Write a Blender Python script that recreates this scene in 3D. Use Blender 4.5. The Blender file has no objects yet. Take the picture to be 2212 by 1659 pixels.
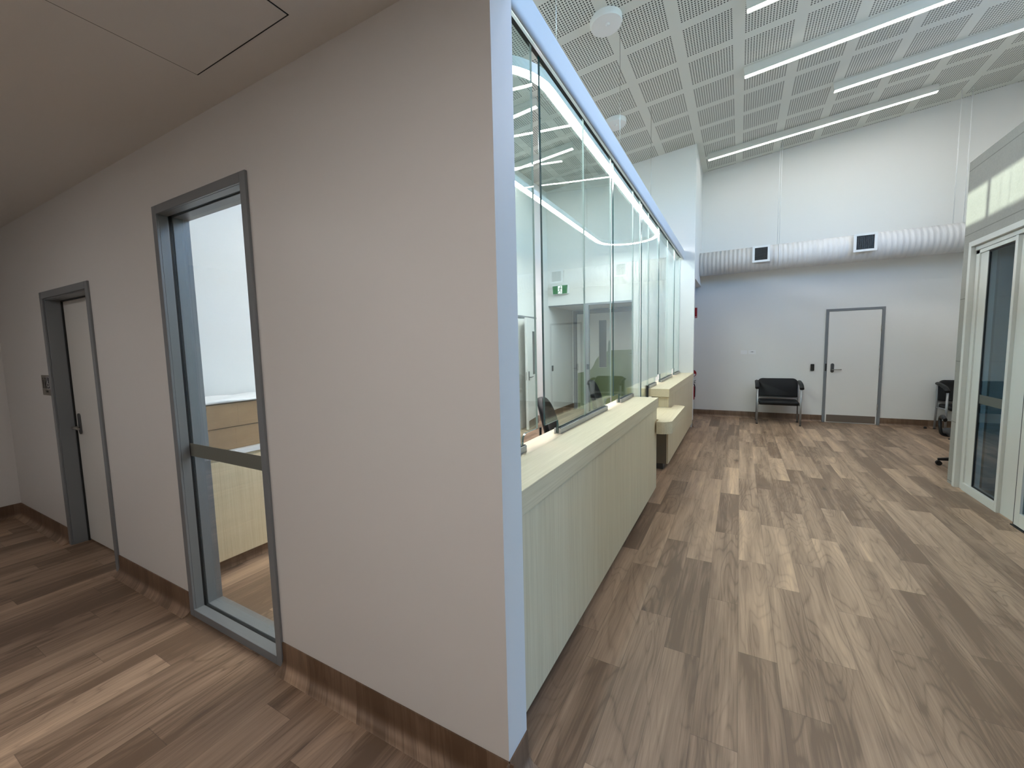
import bpy, bmesh, math, random
from mathutils import Vector, Matrix, Euler
random.seed(7)
S = bpy.context.scene
COL = S.collection

# ------------------------------------------------------------------ camera
H = 1.54
cam_d = bpy.data.cameras.new('camera')
cam = bpy.data.objects.new('camera', cam_d)
COL.objects.link(cam)
cam_d.sensor_fit = 'HORIZONTAL'
cam_d.sensor_width = 36.0
cam_d.lens = 36.0 * 890.95 / 2212.0
cam_d.clip_start = 0.02
yaw, pitch, roll = 0.504359789, -0.0891132583, 0.0230442618
Rz = Matrix.Rotation(yaw, 3, 'Z'); Rx = Matrix.Rotation(pitch, 3, 'X'); Ry = Matrix.Rotation(roll, 3, 'Y')
Rw = Rz @ Rx @ Ry
r_, f_, u_ = Rw @ Vector((1, 0, 0)), Rw @ Vector((0, 1, 0)), Rw @ Vector((0, 0, 1))
M3 = Matrix((r_, u_, -f_)).transposed()
cam.matrix_world = Matrix.Translation((0, 0, H)) @ M3.to_4x4()
S.camera = cam

# ------------------------------------------------------------------ colour management, sky, sun, exposure
S.view_settings.view_transform = 'Standard'
S.view_settings.look = 'None'
S.view_settings.gamma = 1.0
S.view_settings.exposure = 0.26
S.view_settings.use_curve_mapping = False
cy = S.cycles
cy.max_bounces = 10; cy.diffuse_bounces = 5; cy.glossy_bounces = 5
cy.transmission_bounces = 6; cy.transparent_max_bounces = 32
cy.caustics_reflective = False; cy.caustics_refractive = False
cy.use_denoising = True
cy.sample_clamp_indirect = 6.0

SKY_STRENGTH = 2.2
SUN_STRENGTH = 6.5
TUBE_STRENGTH = 33.0
RING_STRENGTH = 75.0
PANEL_STRENGTH = 20.5

w = bpy.data.worlds.new('sky'); S.world = w
w.use_nodes = True
nt = w.node_tree
sky = nt.nodes.new('ShaderNodeTexSky')
sky.sky_type = 'NISHITA'
sky.sun_disc = False
sky.sun_elevation = math.radians(38)
sky.sun_rotation = math.radians(270)
bg = nt.nodes['Background']
tint = nt.nodes.new('ShaderNodeMix'); tint.data_type = 'RGBA'; tint.blend_type = 'MULTIPLY'; tint.inputs[0].default_value = 1.0
tint.inputs[7].default_value = (0.65, 0.87, 1.14, 1.0)
nt.links.new(sky.outputs['Color'], tint.inputs[6]); nt.links.new(tint.outputs[2], bg.inputs['Color'])
bg.inputs['Strength'].default_value = SKY_STRENGTH

SUN_DIR = Vector((1.0, 0.15, -0.28)).normalized()
sun_d = bpy.data.lights.new('sun', 'SUN')
sun_d.energy = SUN_STRENGTH; sun_d.angle = math.radians(0.53); sun_d.color = (1.0, 0.95, 0.90)
sun = bpy.data.objects.new('sun', sun_d); COL.objects.link(sun)
sun.rotation_euler = SUN_DIR.to_track_quat('-Z', 'Y').to_euler()
sun.location = (-9, 3, 6)

# ------------------------------------------------------------------ materials
MATS = {}
def srgb(r, g, b):
    f = lambda c: (c / 255 / 12.92) if c / 255 <= 0.04045 else ((c / 255 + 0.055) / 1.055) ** 2.4
    return (f(r), f(g), f(b), 1.0)

def new_mat(name):
    m = bpy.data.materials.new(name); m.use_nodes = True
    t = m.node_tree; b = t.nodes['Principled BSDF']
    MATS[name] = m
    return m, t, b

def plain(name, col, rough=0.5, metal=0.0, spec=0.5, bump=0.0, bscale=200.0, var=0.0, vscale=3.0, coat=0.0):
    m, t, b = new_mat(name)
    b.inputs['Base Color'].default_value = col
    b.inputs['Roughness'].default_value = rough
    b.inputs['Metallic'].default_value = metal
    b.inputs['Specular IOR Level'].default_value = spec
    b.inputs['Coat Weight'].default_value = coat
    tc = t.nodes.new('ShaderNodeTexCoord')
    if bump > 0:
        n = t.nodes.new('ShaderNodeTexNoise'); n.inputs['Scale'].default_value = bscale; n.inputs['Detail'].default_value = 3
        t.links.new(tc.outputs['Object'], n.inputs['Vector'])
        bp = t.nodes.new('ShaderNodeBump'); bp.inputs['Strength'].default_value = bump; bp.inputs['Distance'].default_value = 0.002
        t.links.new(n.outputs['Fac'], bp.inputs['Height']); t.links.new(bp.outputs['Normal'], b.inputs['Normal'])
    if var > 0:
        n = t.nodes.new('ShaderNodeTexNoise'); n.inputs['Scale'].default_value = vscale; n.inputs['Detail'].default_value = 4
        t.links.new(tc.outputs['Object'], n.inputs['Vector'])
        mx = t.nodes.new('ShaderNodeMix'); mx.data_type = 'RGBA'
        t.links.new(n.outputs['Fac'], mx.inputs[0])
        mx.inputs[6].default_value = [c * (1 - var) for c in col[:3]] + [1]
        mx.inputs[7].default_value = [min(1, c * (1 + var)) for c in col[:3]] + [1]
        t.links.new(mx.outputs[2], b.inputs['Base Color'])
    return m

def emit(name, col, strength):
    m, t, b = new_mat(name)
    b.inputs['Base Color'].default_value = (0.8, 0.8, 0.8, 1)
    b.inputs['Emission Color'].default_value = col
    b.inputs['Emission Strength'].default_value = strength
    return m

class N:
    """small helper for node maths"""
    def __init__(s, t): s.t = t
    def math(s, op, a, b=None, c=None):
        n = s.t.nodes.new('ShaderNodeMath'); n.operation = op
        for i, v in enumerate((a, b, c)):
            if v is None: continue
            if isinstance(v, (int, float)): n.inputs[i].default_value = v
            else: s.t.links.new(v, n.inputs[i])
        return n.outputs[0]
    def comb(s, x, y, z):
        n = s.t.nodes.new('ShaderNodeCombineXYZ')
        for i, v in enumerate((x, y, z)):
            if isinstance(v, (int, float)): n.inputs[i].default_value = v
            else: s.t.links.new(v, n.inputs[i])
        return n.outputs[0]
    def pos(s):
        g = s.t.nodes.new('ShaderNodeNewGeometry'); x = s.t.nodes.new('ShaderNodeSeparateXYZ')
        s.t.links.new(g.outputs['Position'], x.inputs[0]); return x.outputs
    def obj(s):
        g = s.t.nodes.new('ShaderNodeTexCoord'); x = s.t.nodes.new('ShaderNodeSeparateXYZ')
        s.t.links.new(g.outputs['Object'], x.inputs[0]); return x.outputs
    def noise(s, vec, scale=1, detail=4, rough=0.5, dist=0.0):
        n = s.t.nodes.new('ShaderNodeTexNoise')
        s.t.links.new(vec, n.inputs['Vector']); n.inputs['Scale'].default_value = scale
        n.inputs['Detail'].default_value = detail; n.inputs['Roughness'].default_value = rough; n.inputs['Distortion'].default_value = dist
        return n.outputs['Fac']
    def white(s, vec):
        n = s.t.nodes.new('ShaderNodeTexWhiteNoise'); n.noise_dimensions = '2D'
        s.t.links.new(vec, n.inputs['Vector']); return n.outputs['Value']
    def ramp(s, fac, stops, interp='LINEAR'):
        n = s.t.nodes.new('ShaderNodeValToRGB'); n.color_ramp.interpolation = interp
        e = n.color_ramp.elements
        while len(e) < len(stops): e.new(0.5)
        for i, (p, c) in enumerate(stops):
            e[i].position = p; e[i].color = c if len(c) == 4 else (*c, 1)
        s.t.links.new(fac, n.inputs[0]); return n.outputs['Color']
    def mix(s, fac, a, b, blend='MIX'):
        n = s.t.nodes.new('ShaderNodeMix'); n.data_type = 'RGBA'; n.blend_type = blend
        if isinstance(fac, (int, float)): n.inputs[0].default_value = fac
        else: s.t.links.new(fac, n.inputs[0])
        for i, v in ((6, a), (7, b)):
            if isinstance(v, tuple): n.inputs[i].default_value = v
            else: s.t.links.new(v, n.inputs[i])
        return n.outputs[2]
    def link(s, a, b): s.t.links.new(a, b)

def wood_planks(name, mode):
    """vinyl timber planks 165 mm x 1 m; mode 'floor' runs along Y, mode 'up' is the coved skirting with the grain turned up the wall"""
    m, t, b = new_mat(name); n = N(t)
    X, Y, Z = n.pos()
    if mode == 'floor':
        a, l = X, Y
    else:
        a, l = n.math('ADD', X, Y), Z
    u = n.math('DIVIDE', n.math('SUBTRACT', a, 0.028), 0.1650)
    col = n.math('FLOOR', u); fu = n.math('FRACT', u)
    if mode == 'floor':
        offs = [.22, .94, .335, .83, .575, .24, .70, .05, .85, .34, .09, .64]
        lut = n.math('ADD', n.math('FRACT', n.math('DIVIDE', n.math('ADD', col, 24.0), 12.0)), 0.5 / 12)
        off = n.ramp(lut, [(i / 12.0, (o, o, o)) for i, o in enumerate(offs)], 'CONSTANT')
        v = n.math('SUBTRACT', l, off)
    else:
        v = n.math('ADD', l, 0.3)
    row = n.math('FLOOR', v); fv = n.math('FRACT', v)
    idv = n.comb(col, row, 0.0)
    wn = n.white(idv)
    wn2 = n.white(n.comb(n.math('ADD', col, 31.7), n.math('MULTIPLY', row, 1.37), 0.0))
    seed = n.math('MULTIPLY', wn, 37.0)
    # long fibres
    fib = n.noise(n.comb(n.math('MULTIPLY', a, 105.0), n.math('MULTIPLY', l, 2.4), seed), 1.0, 6, 0.68, 0.25)
    # cathedral figure: thin contour lines of a slow field, strong on some planks and faint on others
    field = n.noise(n.comb(n.math('MULTIPLY', a, 4.2), n.math('MULTIPLY', l, 0.75), seed), 1.0, 2, 0.45, 0.35)
    rings = n.math('SUBTRACT', 1.0, n.math('ABSOLUTE', n.math('SINE', n.math('MULTIPLY', field, 58.0))))
    ringm = n.math('MULTIPLY', n.math('POWER', rings, 2.6), n.math('ADD', 0.25, n.math('MULTIPLY', wn, 0.75)))
    cloud = n.noise(n.comb(n.math('MULTIPLY', a, 11.0), n.math('MULTIPLY', l, 0.9), seed), 1.0, 3, 0.5, 0.5)
    # knots with a dark eye and a smear along the grain
    vo = t.nodes.new('ShaderNodeTexVoronoi'); vo.inputs['Scale'].default_value = 1.0
    wob = n.noise(n.comb(n.math('MULTIPLY', a, 30.0), n.math('MULTIPLY', l, 12.0), seed), 1.0, 2, 0.5)
    n.link(n.comb(n.math('ADD', n.math('MULTIPLY', a, 5.6), n.math('MULTIPLY', wob, 0.25)), n.math('MULTIPLY', l, 2.1), seed), vo.inputs['Vector'])
    kn = n.math('MAXIMUM', n.math('SUBTRACT', 1.0, n.math('MULTIPLY', vo.outputs['Distance'], 4.6)), 0.0)
    kn = n.math('MULTIPLY', n.math('POWER', kn, 1.4), n.math('GREATER_THAN', n.white(n.comb(vo.outputs['Color'], wn, 0.0)), 0.45))
    tone = n.math('ADD', n.math('MULTIPLY', wn2, 0.52), n.math('MULTIPLY', n.math('SUBTRACT', cloud, 0.5), 1.25))
    tone = n.math('ADD', tone, n.math('MULTIPLY', n.math('SUBTRACT', fib, 0.5), 0.85))
    tone = n.math('SUBTRACT', tone, n.math('MULTIPLY', ringm, 0.27))
    tone = n.math('ADD', tone, 0.05)
    base = n.ramp(tone, [(0.0, srgb(112, 91, 74)), (0.3, srgb(145, 121, 101)), (0.55, srgb(165, 139, 117)), (0.8, srgb(186, 157, 130)), (1.0, srgb(208, 176, 144))])
    base = n.mix(n.math('MULTIPLY', kn, 0.85), base, srgb(70, 55, 46))
    e1 = n.math('GREATER_THAN', n.math('ABSOLUTE', n.math('SUBTRACT', fu, 0.5)), 0.4915)
    base = n.mix(n.math('MULTIPLY', e1, 0.38), base, srgb(70, 57, 48))
    if mode == 'floor':
        e2 = n.math('GREATER_THAN', n.math('ABSOLUTE', n.math('SUBTRACT', fv, 0.5)), 0.4987)
        base = n.mix(n.math('MULTIPLY', e2, 0.45), base, srgb(78, 64, 54))
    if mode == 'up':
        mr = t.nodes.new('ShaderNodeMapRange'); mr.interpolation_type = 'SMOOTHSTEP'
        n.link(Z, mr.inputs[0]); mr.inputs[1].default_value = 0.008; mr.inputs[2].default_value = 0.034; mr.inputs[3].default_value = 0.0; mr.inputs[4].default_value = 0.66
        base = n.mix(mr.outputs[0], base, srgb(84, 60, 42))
    n.link(base, b.inputs['Base Color'])
    b.inputs['Roughness'].default_value = 0.42
    b.inputs['Specular IOR Level'].default_value = 0.35
    bp = t.nodes.new('ShaderNodeBump'); bp.inputs['Strength'].default_value = 0.12; bp.inputs['Distance'].default_value = 0.002
    n.link(fib, bp.inputs['Height']); n.link(bp.outputs['Normal'], b.inputs['Normal'])
    return m

def laminate(name, axis, light=1.0):
    """pale oak laminate with fine grain along the given axis"""
    m, t, b = new_mat(name); n = N(t)
    P = n.obj()
    sc = [130.0, 130.0, 130.0]; sc[axis] = 2.2
    v = n.comb(*[n.math('MULTIPLY', P[i], sc[i]) for i in range(3)])
    g = n.noise(v, 1.0, 5, 0.65, 0.4)
    sc2 = [22.0, 22.0, 22.0]; sc2[axis] = 0.8
    g2 = n.noise(n.comb(*[n.math('MULTIPLY', P[i], sc2[i]) for i in range(3)]), 1.0, 3, 0.5, 0.6)
    tone = n.math('ADD', n.math('MULTIPLY', g, 0.7), n.math('MULTIPLY', g2, 0.3))
    f = lambda *c: tuple(x * light for x in srgb(*c)[:3]) + (1.0,)
    c = n.ramp(tone, [(0.25, f(190, 174, 142)), (0.45, f(208, 193, 162)), (0.6, f(216, 202, 172)), (0.8, f(224, 212, 184))])
    n.link(c, b.inputs['Base Color'])
    b.inputs['Roughness'].default_value = 0.4
    b.inputs['Specular IOR Level'].default_value = 0.4
    return m

def thin_glass(name, tint, wave=0.0, wscale=2.2, ior=1.52):
    """sheet glass: transparent in transmission, Fresnel mirror in reflection, both faces of a real pane"""
    m = bpy.data.materials.new(name); m.use_nodes = True; MATS[name] = m
    t = m.node_tree; t.nodes.clear(); n = N(t)
    out = t.nodes.new('ShaderNodeOutputMaterial')
    tr = t.nodes.new('ShaderNodeBsdfTransparent'); tr.inputs['Color'].default_value = tint
    gl = t.nodes.new('ShaderNodeBsdfGlossy'); gl.inputs['Roughness'].default_value = 0.0
    gl.inputs['Color'].default_value = (0.94, 0.97, 0.96, 1)
    fr = t.nodes.new('ShaderNodeFresnel')
    geo = t.nodes.new('ShaderNodeNewGeometry')
    n.link(n.math('ADD', ior, n.math('MULTIPLY', geo.outputs['Backfacing'], 1.0 / ior - ior)), fr.inputs['IOR'])
    mx = t.nodes.new('ShaderNodeMixShader')
    n.link(fr.outputs[0], mx.inputs[0]); n.link(tr.outputs[0], mx.inputs[1]); n.link(gl.outputs[0], mx.inputs[2])
    n.link(mx.outputs[0], out.inputs[0])
    if wave > 0:
        P = n.pos()
        ns = n.noise(n.comb(P[0], P[1], n.math('MULTIPLY', P[2], 0.8)), wscale, 1.5, 0.4)
        bp = t.nodes.new('ShaderNodeBump'); bp.inputs['Strength'].default_value = 1.0; bp.inputs['Distance'].default_value = wave
        n.link(ns, bp.inputs['Height']); n.link(bp.outputs[0], gl.inputs['Normal'])
    return m

def perforated(name):
    """plasterboard acoustic ceiling: blocks of small square-cut holes with plain margins"""
    m, t, b = new_mat(name); n = N(t)
    X, Y, Z = n.pos()
    PX, PY, BX, BY = 0.605, 0.615, 0.495, 0.505
    NX, NY = 17.0, 17.0
    def axis(c, c0, per, blk, cnt):
        f = n.math('MULTIPLY', n.math('FRACT', n.math('DIVIDE', n.math('ADD', n.math('SUBTRACT', c, c0), 60.0 * per), per)), per)
        inside = n.math('LESS_THAN', f, blk)
        h = n.math('SUBTRACT', n.math('FRACT', n.math('MULTIPLY', f, cnt / blk)), 0.5)
        return inside, h
    ix, hx = axis(X, -1.243, PX, BX, NX)
    iy, hy = axis(Y, 5.222, PY, BY, NY)
    d = n.math('SQRT', n.math('ADD', n.math('MULTIPLY', hx, hx), n.math('MULTIPLY', hy, hy)))
    hole = n.math('MULTIPLY', n.math('LESS_THAN', d, 0.29), n.math('MULTIPLY', ix, iy))
    under = n.math('LESS_THAN', Z, 99.0)
    c = n.mix(n.math('MULTIPLY', hole, under), srgb(214, 216, 209), srgb(62, 64, 60))
    n.link(c, b.inputs['Base Color']); b.inputs['Roughness'].default_value = 0.75
    b.inputs['Specular IOR Level'].default_value = 0.2
    return m

def blockwork(name):
    """grey painted masonry with wide flush joints"""
    m, t, b = new_mat(name); n = N(t)
    X, Y, Z = n.pos()
    j = n.math('ABSOLUTE', n.math('SUBTRACT', n.math('FRACT', n.math('DIVIDE', n.math('ADD', Z, 0.6), 0.63)), 0.5))
    jl = n.math('GREATER_THAN', j, 0.4935)
    no = n.noise(n.comb(X, Y, Z), 60.0, 4, 0.6)
    big = n.noise(n.comb(X, Y, Z), 2.0, 3, 0.5)
    c = n.ramp(n.math('ADD', n.math('MULTIPLY', no, 0.5), n.math('MULTIPLY', big, 0.5)), [(0.3, srgb(140, 138, 131)), (0.7, srgb(156, 153, 146))])
    c = n.mix(n.math('MULTIPLY', jl, 0.6), c, srgb(85, 83, 78))
    n.link(c, b.inputs['Base Color']); b.inputs['Roughness'].default_value = 0.8
    bp = t.nodes.new('ShaderNodeBump'); bp.inputs['Strength'].default_value = 0.25; bp.inputs['Distance'].default_value = 0.003
    n.link(no, bp.inputs['Height']); n.link(bp.outputs[0], b.inputs['Normal'])
    return m

def spiral_duct(name):
    m, t, b = new_mat(name); n = N(t)
    X, Y, Z = n.pos()
    w_ = n.math('SINE', n.math('MULTIPLY', X, 2 * math.pi / 0.072))
    no = n.noise(n.comb(n.math('MULTIPLY', X, 30.0), n.math('MULTIPLY', Y, 5.0), n.math('MULTIPLY', Z, 5.0)), 1.0, 4, 0.6)
    c = n.mix(no, srgb(214, 212, 210), srgb(232, 231, 229))
    n.link(c, b.inputs['Base Color']); b.inputs['Roughness'].default_value = 0.5
    bp = t.nodes.new('ShaderNodeBump'); bp.inputs['Strength'].default_value = 0.55; bp.inputs['Distance'].default_value = 0.006
    n.link(n.math('ADD', w_, n.math('MULTIPLY', no, 1.2)), bp.inputs['Height']); n.link(bp.outputs[0], b.inputs['Normal'])
    return m

def cardboard(name):
    m, t, b = new_mat(name); n = N(t)
    P = n.obj()
    a = n.noise(n.comb(P[0], P[1], P[2]), 5.0, 4, 0.6)
    f = n.noise(n.comb(n.math('MULTIPLY', P[0], 4.0), n.math('MULTIPLY', P[1], 4.0), n.math('MULTIPLY', P[2], 160.0)), 1.0, 2, 0.5)
    c = n.ramp(n.math('ADD', n.math('MULTIPLY', a, 0.7), n.math('MULTIPLY', f, 0.3)), [(0.3, srgb(128, 102, 74)), (0.7, srgb(160, 132, 98))])
    n.link(c, b.inputs['Base Color']); b.inputs['Roughness'].default_value = 0.85
    return m

wood_planks('vinyl_floor', 'floor')
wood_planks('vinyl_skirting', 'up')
laminate('laminate_long', 1)
laminate('laminate_up', 2)
laminate('laminate_cross', 0)
perforated('perforated_board')
blockwork('grey_blockwork')
spiral_duct('duct_white')
cardboard('cardboard')
plain('wall_white', srgb(222, 222, 219), 0.55, spec=0.35, bump=0.05, bscale=160)
plain('corridor_paint', srgb(218, 216, 214), 0.42, spec=0.4, bump=0.05, bscale=160)
plain('ceiling_paint', srgb(216, 213, 208), 0.8, spec=0.2, bump=0.05, bscale=120)
plain('satin_white', srgb(228, 229, 228), 0.35)
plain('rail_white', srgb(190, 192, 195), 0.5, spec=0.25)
plain('door_white', srgb(224, 223, 219), 0.4)
plain('frame_grey', srgb(120, 124, 128), 0.35, spec=0.5)
plain('alu', srgb(176, 178, 180), 0.35, 0.85)
plain('alu_paint', srgb(206, 205, 198), 0.4, spec=0.5)
plain('steel', srgb(168, 164, 158), 0.32, 0.9)
plain('steel_dark', srgb(96, 97, 98), 0.35, 0.6)
plain('kick_steel', srgb(126, 116, 106), 0.4, 0.55)
plain('black', srgb(12, 12, 13), 0.45)
plain('black_soft', srgb(18, 18, 19), 0.6, bump=0.15, bscale=300)
plain('vinyl_black', srgb(12, 12, 14), 0.5, spec=0.3, bump=0.1, bscale=260)
plain('chair_tube', srgb(152, 153, 154), 0.4, 0.6)
plain('red', srgb(150, 10, 24), 0.4)
plain('green_sign', srgb(20, 92, 50), 0.4)
plain('mural_green', srgb(122, 136, 98), 0.6)
plain('mural_dark', srgb(96, 116, 104), 0.6)
plain('gasket', srgb(14, 14, 15), 0.6)
plain('bench_white', srgb(222, 224, 224), 0.35)
plain('foam_white', srgb(236, 238, 238), 0.7, bump=0.3, bscale=18)
plain('plastic_white', srgb(228, 229, 230), 0.35)
plain('frost_dark', srgb(84, 86, 79), 0.7)  # same film, with the dark airlock behind it put into the colour
plain('frost', srgb(108, 110, 102), 0.7)
plain('glass_edge', srgb(22, 66, 66), 0.12, spec=0.8)
plain('glass_edge_pale', srgb(196, 214, 208), 0.15, spec=0.8)  # far edge copy, internally reflected light painted in as a pale colour
plain('taupe', srgb(112, 102, 88), 0.45)
plain('pavement', srgb(186, 182, 174), 0.8)
plain('vision_dark', srgb(72, 76, 80), 0.15)
plain('sign_plate', srgb(122, 116, 106), 0.35, 0.5)
plain('navy', srgb(24, 26, 44), 0.5)
plain('ink', srgb(30, 27, 27), 0.6)
thin_glass('screen_glass', (0.875, 0.95, 0.935, 1), wave=0.0006, wscale=1.9)
thin_glass('window_glass', (0.96, 0.975, 0.97, 1))
thin_glass('clerestory_glass', (0.86, 0.955, 0.91, 1))
thin_glass('sky_glass', (0.95, 0.98, 0.98, 1))
thin_glass('door_glass', (0.42, 0.455, 0.43, 1))
emit('tube_light', (1.0, 0.95, 0.90, 1), TUBE_STRENGTH)
emit('tube_light_dimmed', (1.0, 0.95, 0.90, 1), TUBE_STRENGTH * 0.45)
emit('ring_light', (1.0, 0.97, 0.95, 1), RING_STRENGTH)
emit('panel_light', (1.0, 0.96, 0.93, 1), PANEL_STRENGTH)
emit('sign_white', (0.93, 1.0, 0.97, 1), 0.9)
gm, gt, gb = new_mat('sign_green'); gb.inputs['Base Color'].default_value = srgb(20, 92, 50)
gb.inputs['Emission Color'].default_value = srgb(22, 100, 54); gb.inputs['Emission Strength'].default_value = 0.5

# ------------------------------------------------------------------ mesh helpers
def BM(): return bmesh.new()

def add_box(bm, x0, x1, y0, y1, z0, z1, bev=0.0, seg=2, mi=0):
    if x0 > x1: x0, x1 = x1, x0
    if y0 > y1: y0, y1 = y1, y0
    if z0 > z1: z0, z1 = z1, z0
    r = bmesh.ops.create_cube(bm, size=1.0)
    vs = r['verts']
    for v in vs:
        v.co = Vector(((x0 + x1) / 2 + v.co.x * (x1 - x0), (y0 + y1) / 2 + v.co.y * (y1 - y0), (z0 + z1) / 2 + v.co.z * (z1 - z0)))
    fs = set(f for v in vs for f in v.link_faces)
    if bev > 0:
        es = list(set(e for v in vs for e in v.link_edges))
        g = bmesh.ops.bevel(bm, geom=es, offset=bev, segments=seg, affect='EDGES', profile=0.5)
        fs = set(g['faces']) | set(f for f in fs if f.is_valid)
    for f in fs:
        if f.is_valid: f.material_index = mi
    return vs

def add_prism(bm, poly, axis, a, b, mi=0, mi_side=None):
    """extrude a 2D polygon (list of (u,v)) along axis from a to b. axis x: (y,z); y: (x,z); z: (x,y)"""
    def P(u, v, c):
        return Vector((c, u, v)) if axis == 'x' else Vector((u, c, v)) if axis == 'y' else Vector((u, v, c))
    A = [bm.verts.new(P(u, v, a)) for u, v in poly]
    B = [bm.verts.new(P(u, v, b)) for u, v in poly]
    n = len(poly)
    fs = [bm.faces.new(A), bm.faces.new(B[::-1])]
    for f in fs: f.material_index = mi
    for i in range(n):
        f = bm.faces.new((A[i], B[i], B[(i + 1) % n], A[(i + 1) % n])); f.material_index = mi if mi_side is None else mi_side
        fs.append(f)
    return fs

def add_cyl(bm, p0, p1, r, seg=16, r2=None, mi=0):
    p0, p1 = Vector(p0), Vector(p1); d = p1 - p0
    q = d.to_track_quat('Z', 'Y').to_matrix()
    r2 = r if r2 is None else r2
    A, B = [], []
    for i in range(seg):
        t = 2 * math.pi * i / seg
        o = q @ Vector((math.cos(t), math.sin(t), 0))
        A.append(bm.verts.new(p0 + o * r)); B.append(bm.verts.new(p1 + o * r2))
    for i in range(seg):
        f = bm.faces.new((A[i], A[(i + 1) % seg], B[(i + 1) % seg], B[i])); f.material_index = mi
        f.smooth = True
    for f in (bm.faces.new(A[::-1]), bm.faces.new(B)): f.material_index = mi

def fillet(pts, r, n=5):
    pts = [Vector(p) for p in pts]; out = [pts[0]]
    for i in range(1, len(pts) - 1):
        a, b, c = pts[i - 1], pts[i], pts[i + 1]
        d1, d2 = (a - b), (c - b)
        k = min(r, d1.length * .45, d2.length * .45)
        s, e = b + d1.normalized() * k, b + d2.normalized() * k
        for j in range(n + 1):
            t = j / n
            out.append((1 - t) ** 2 * s + 2 * t * (1 - t) * b + t * t * e)
    out.append(pts[-1]); return out

def add_tube(bm, pts, r, seg=10, fil=0.0, rx=None, closed=False):
    """sweep a round (or elliptical: r x rx) section along a polyline"""
    P = fillet(pts, fil) if fil > 0 else [Vector(p) for p in pts]
    n = len(P); rings = []
    up = Vector((0, 0, 1)); prev = None
    for i in range(n):
        if closed: d = P[(i + 1) % n] - P[i - 1]
        else: d = P[min(i + 1, n - 1)] - P[max(i - 1, 0)]
        d.normalize()
        if prev is None:
            ref = up if abs(d.dot(up)) < 0.95 else Vector((1, 0, 0))
            a = d.cross(ref).normalized()
        else:
            a = (prev - d * prev.dot(d)).normalized()
        prev = a; b = d.cross(a).normalized()
        ring = []
        for k in range(seg):
            t = 2 * math.pi * k / seg
            ring.append(bm.verts.new(P[i] + a * math.cos(t) * (rx or r) + b * math.sin(t) * r))
        rings.append(ring)
    m = n if closed else n - 1
    for i in range(m):
        A, B = rings[i], rings[(i + 1) % n]
        for k in range(seg):
            f = bm.faces.new((A[k], A[(k + 1) % seg], B[(k + 1) % seg], B[k])); f.smooth = True
    if not closed:
        bm.faces.new(rings[0][::-1]); bm.faces.new(rings[-1])

def add_lathe(bm, prof, c=(0, 0, 0), seg=28, axis='z'):
    rings = []
    for r, h in prof:
        ring = []
        for k in range(seg):
            t = 2 * math.pi * k / seg
            p = Vector((r * math.cos(t), r * math.sin(t), h)) if axis == 'z' else Vector((h, r * math.cos(t), r * math.sin(t)))
            ring.append(bm.verts.new(Vector(c) + p))
        rings.append(ring)
    for A, B in zip(rings, rings[1:]):
        for k in range(seg):
            f = bm.faces.new((A[k], A[(k + 1) % seg], B[(k + 1) % seg], B[k])); f.smooth = True
    bm.faces.new(rings[0][::-1]); bm.faces.new(rings[-1])

def rrect(u0, u1, v0, v1, r, n=5, corners=(1, 1, 1, 1)):
    """rounded rectangle, corners order: (u0,v0) (u1,v0) (u1,v1) (u0,v1)"""
    out = []
    for (cu, cv, a0, on, pu, pv) in ((u0 + r, v0 + r, math.pi, corners[0], u0, v0), (u1 - r, v0 + r, 1.5 * math.pi, corners[1], u1, v0),
                                     (u1 - r, v1 - r, 0, corners[2], u1, v1), (u0 + r, v1 - r, .5 * math.pi, corners[3], u0, v1)):
        if not on: out.append((pu, pv)); continue
        for i in range(n + 1):
            t = a0 + i / n * math.pi / 2
            out.append((cu + r * math.cos(t), cv + r * math.sin(t)))
    return out

def wloc(o):
    p = Vector((0, 0, 0))
    while o is not None: p += o.location; o = o.parent
    return p

def obj(name, bm, mats, parent=None, world=True, smooth=False, label=None):
    """link one mesh object; world=True: the mesh was drawn in room coordinates and is moved into its parent's frame"""
    bmesh.ops.recalc_face_normals(bm, faces=bm.faces)
    me = bpy.data.meshes.new(name)
    if parent is not None and world:
        off = wloc(parent)
        for v in bm.verts: v.co -= off
    bm.to_mesh(me); bm.free()
    if isinstance(mats, str): mats = [mats]
    for m in mats: me.materials.append(MATS[m])
    o = bpy.data.objects.new(name, me); COL.objects.link(o)
    if parent is not None: o.parent = parent
    if smooth:
        for p in me.polygons: p.use_smooth = True
    if label: o['label'] = label
    return o

def smooth_by_angle(o, ang=40):
    try:
        o.data.set_sharp_from_angle(angle=math.radians(ang))
        for p in o.data.polygons: p.use_smooth = True
    except Exception: pass
    return o

def subsurf(o, lv=2):
    m = o.modifiers.new('smooth', 'SUBSURF'); m.levels = lv; m.render_levels = lv
    return o

def thing(name, label, cat, loc=(0, 0, 0), rotz=0.0, group=None):
    o = bpy.data.objects.new(name, None); COL.objects.link(o)
    o.empty_display_size = 0.1
    o.location = loc; o.rotation_euler = (0, 0, rotz)
    o['label'] = label; o['category'] = cat
    if group: o['group'] = group
    return o

def tag(o, label, cat, group=None):
    o['label'] = label; o['category'] = cat
    if group: o['group'] = group
    return o

def struct(o, label=None, cat=None):
    o['kind'] = 'structure'
    if label: o['label'] = label
    if cat: o['category'] = cat
    return o

def sroot(name, label, cat, loc):
    return struct(thing(name, label, cat, loc))

def dup_tree(o, parent=None):
    c = o.copy(); COL.objects.link(c)
    if parent is not None: c.parent = parent
    for ch in [x for x in bpy.data.objects if x.parent is o]: dup_tree(ch, c)
    return c

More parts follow.
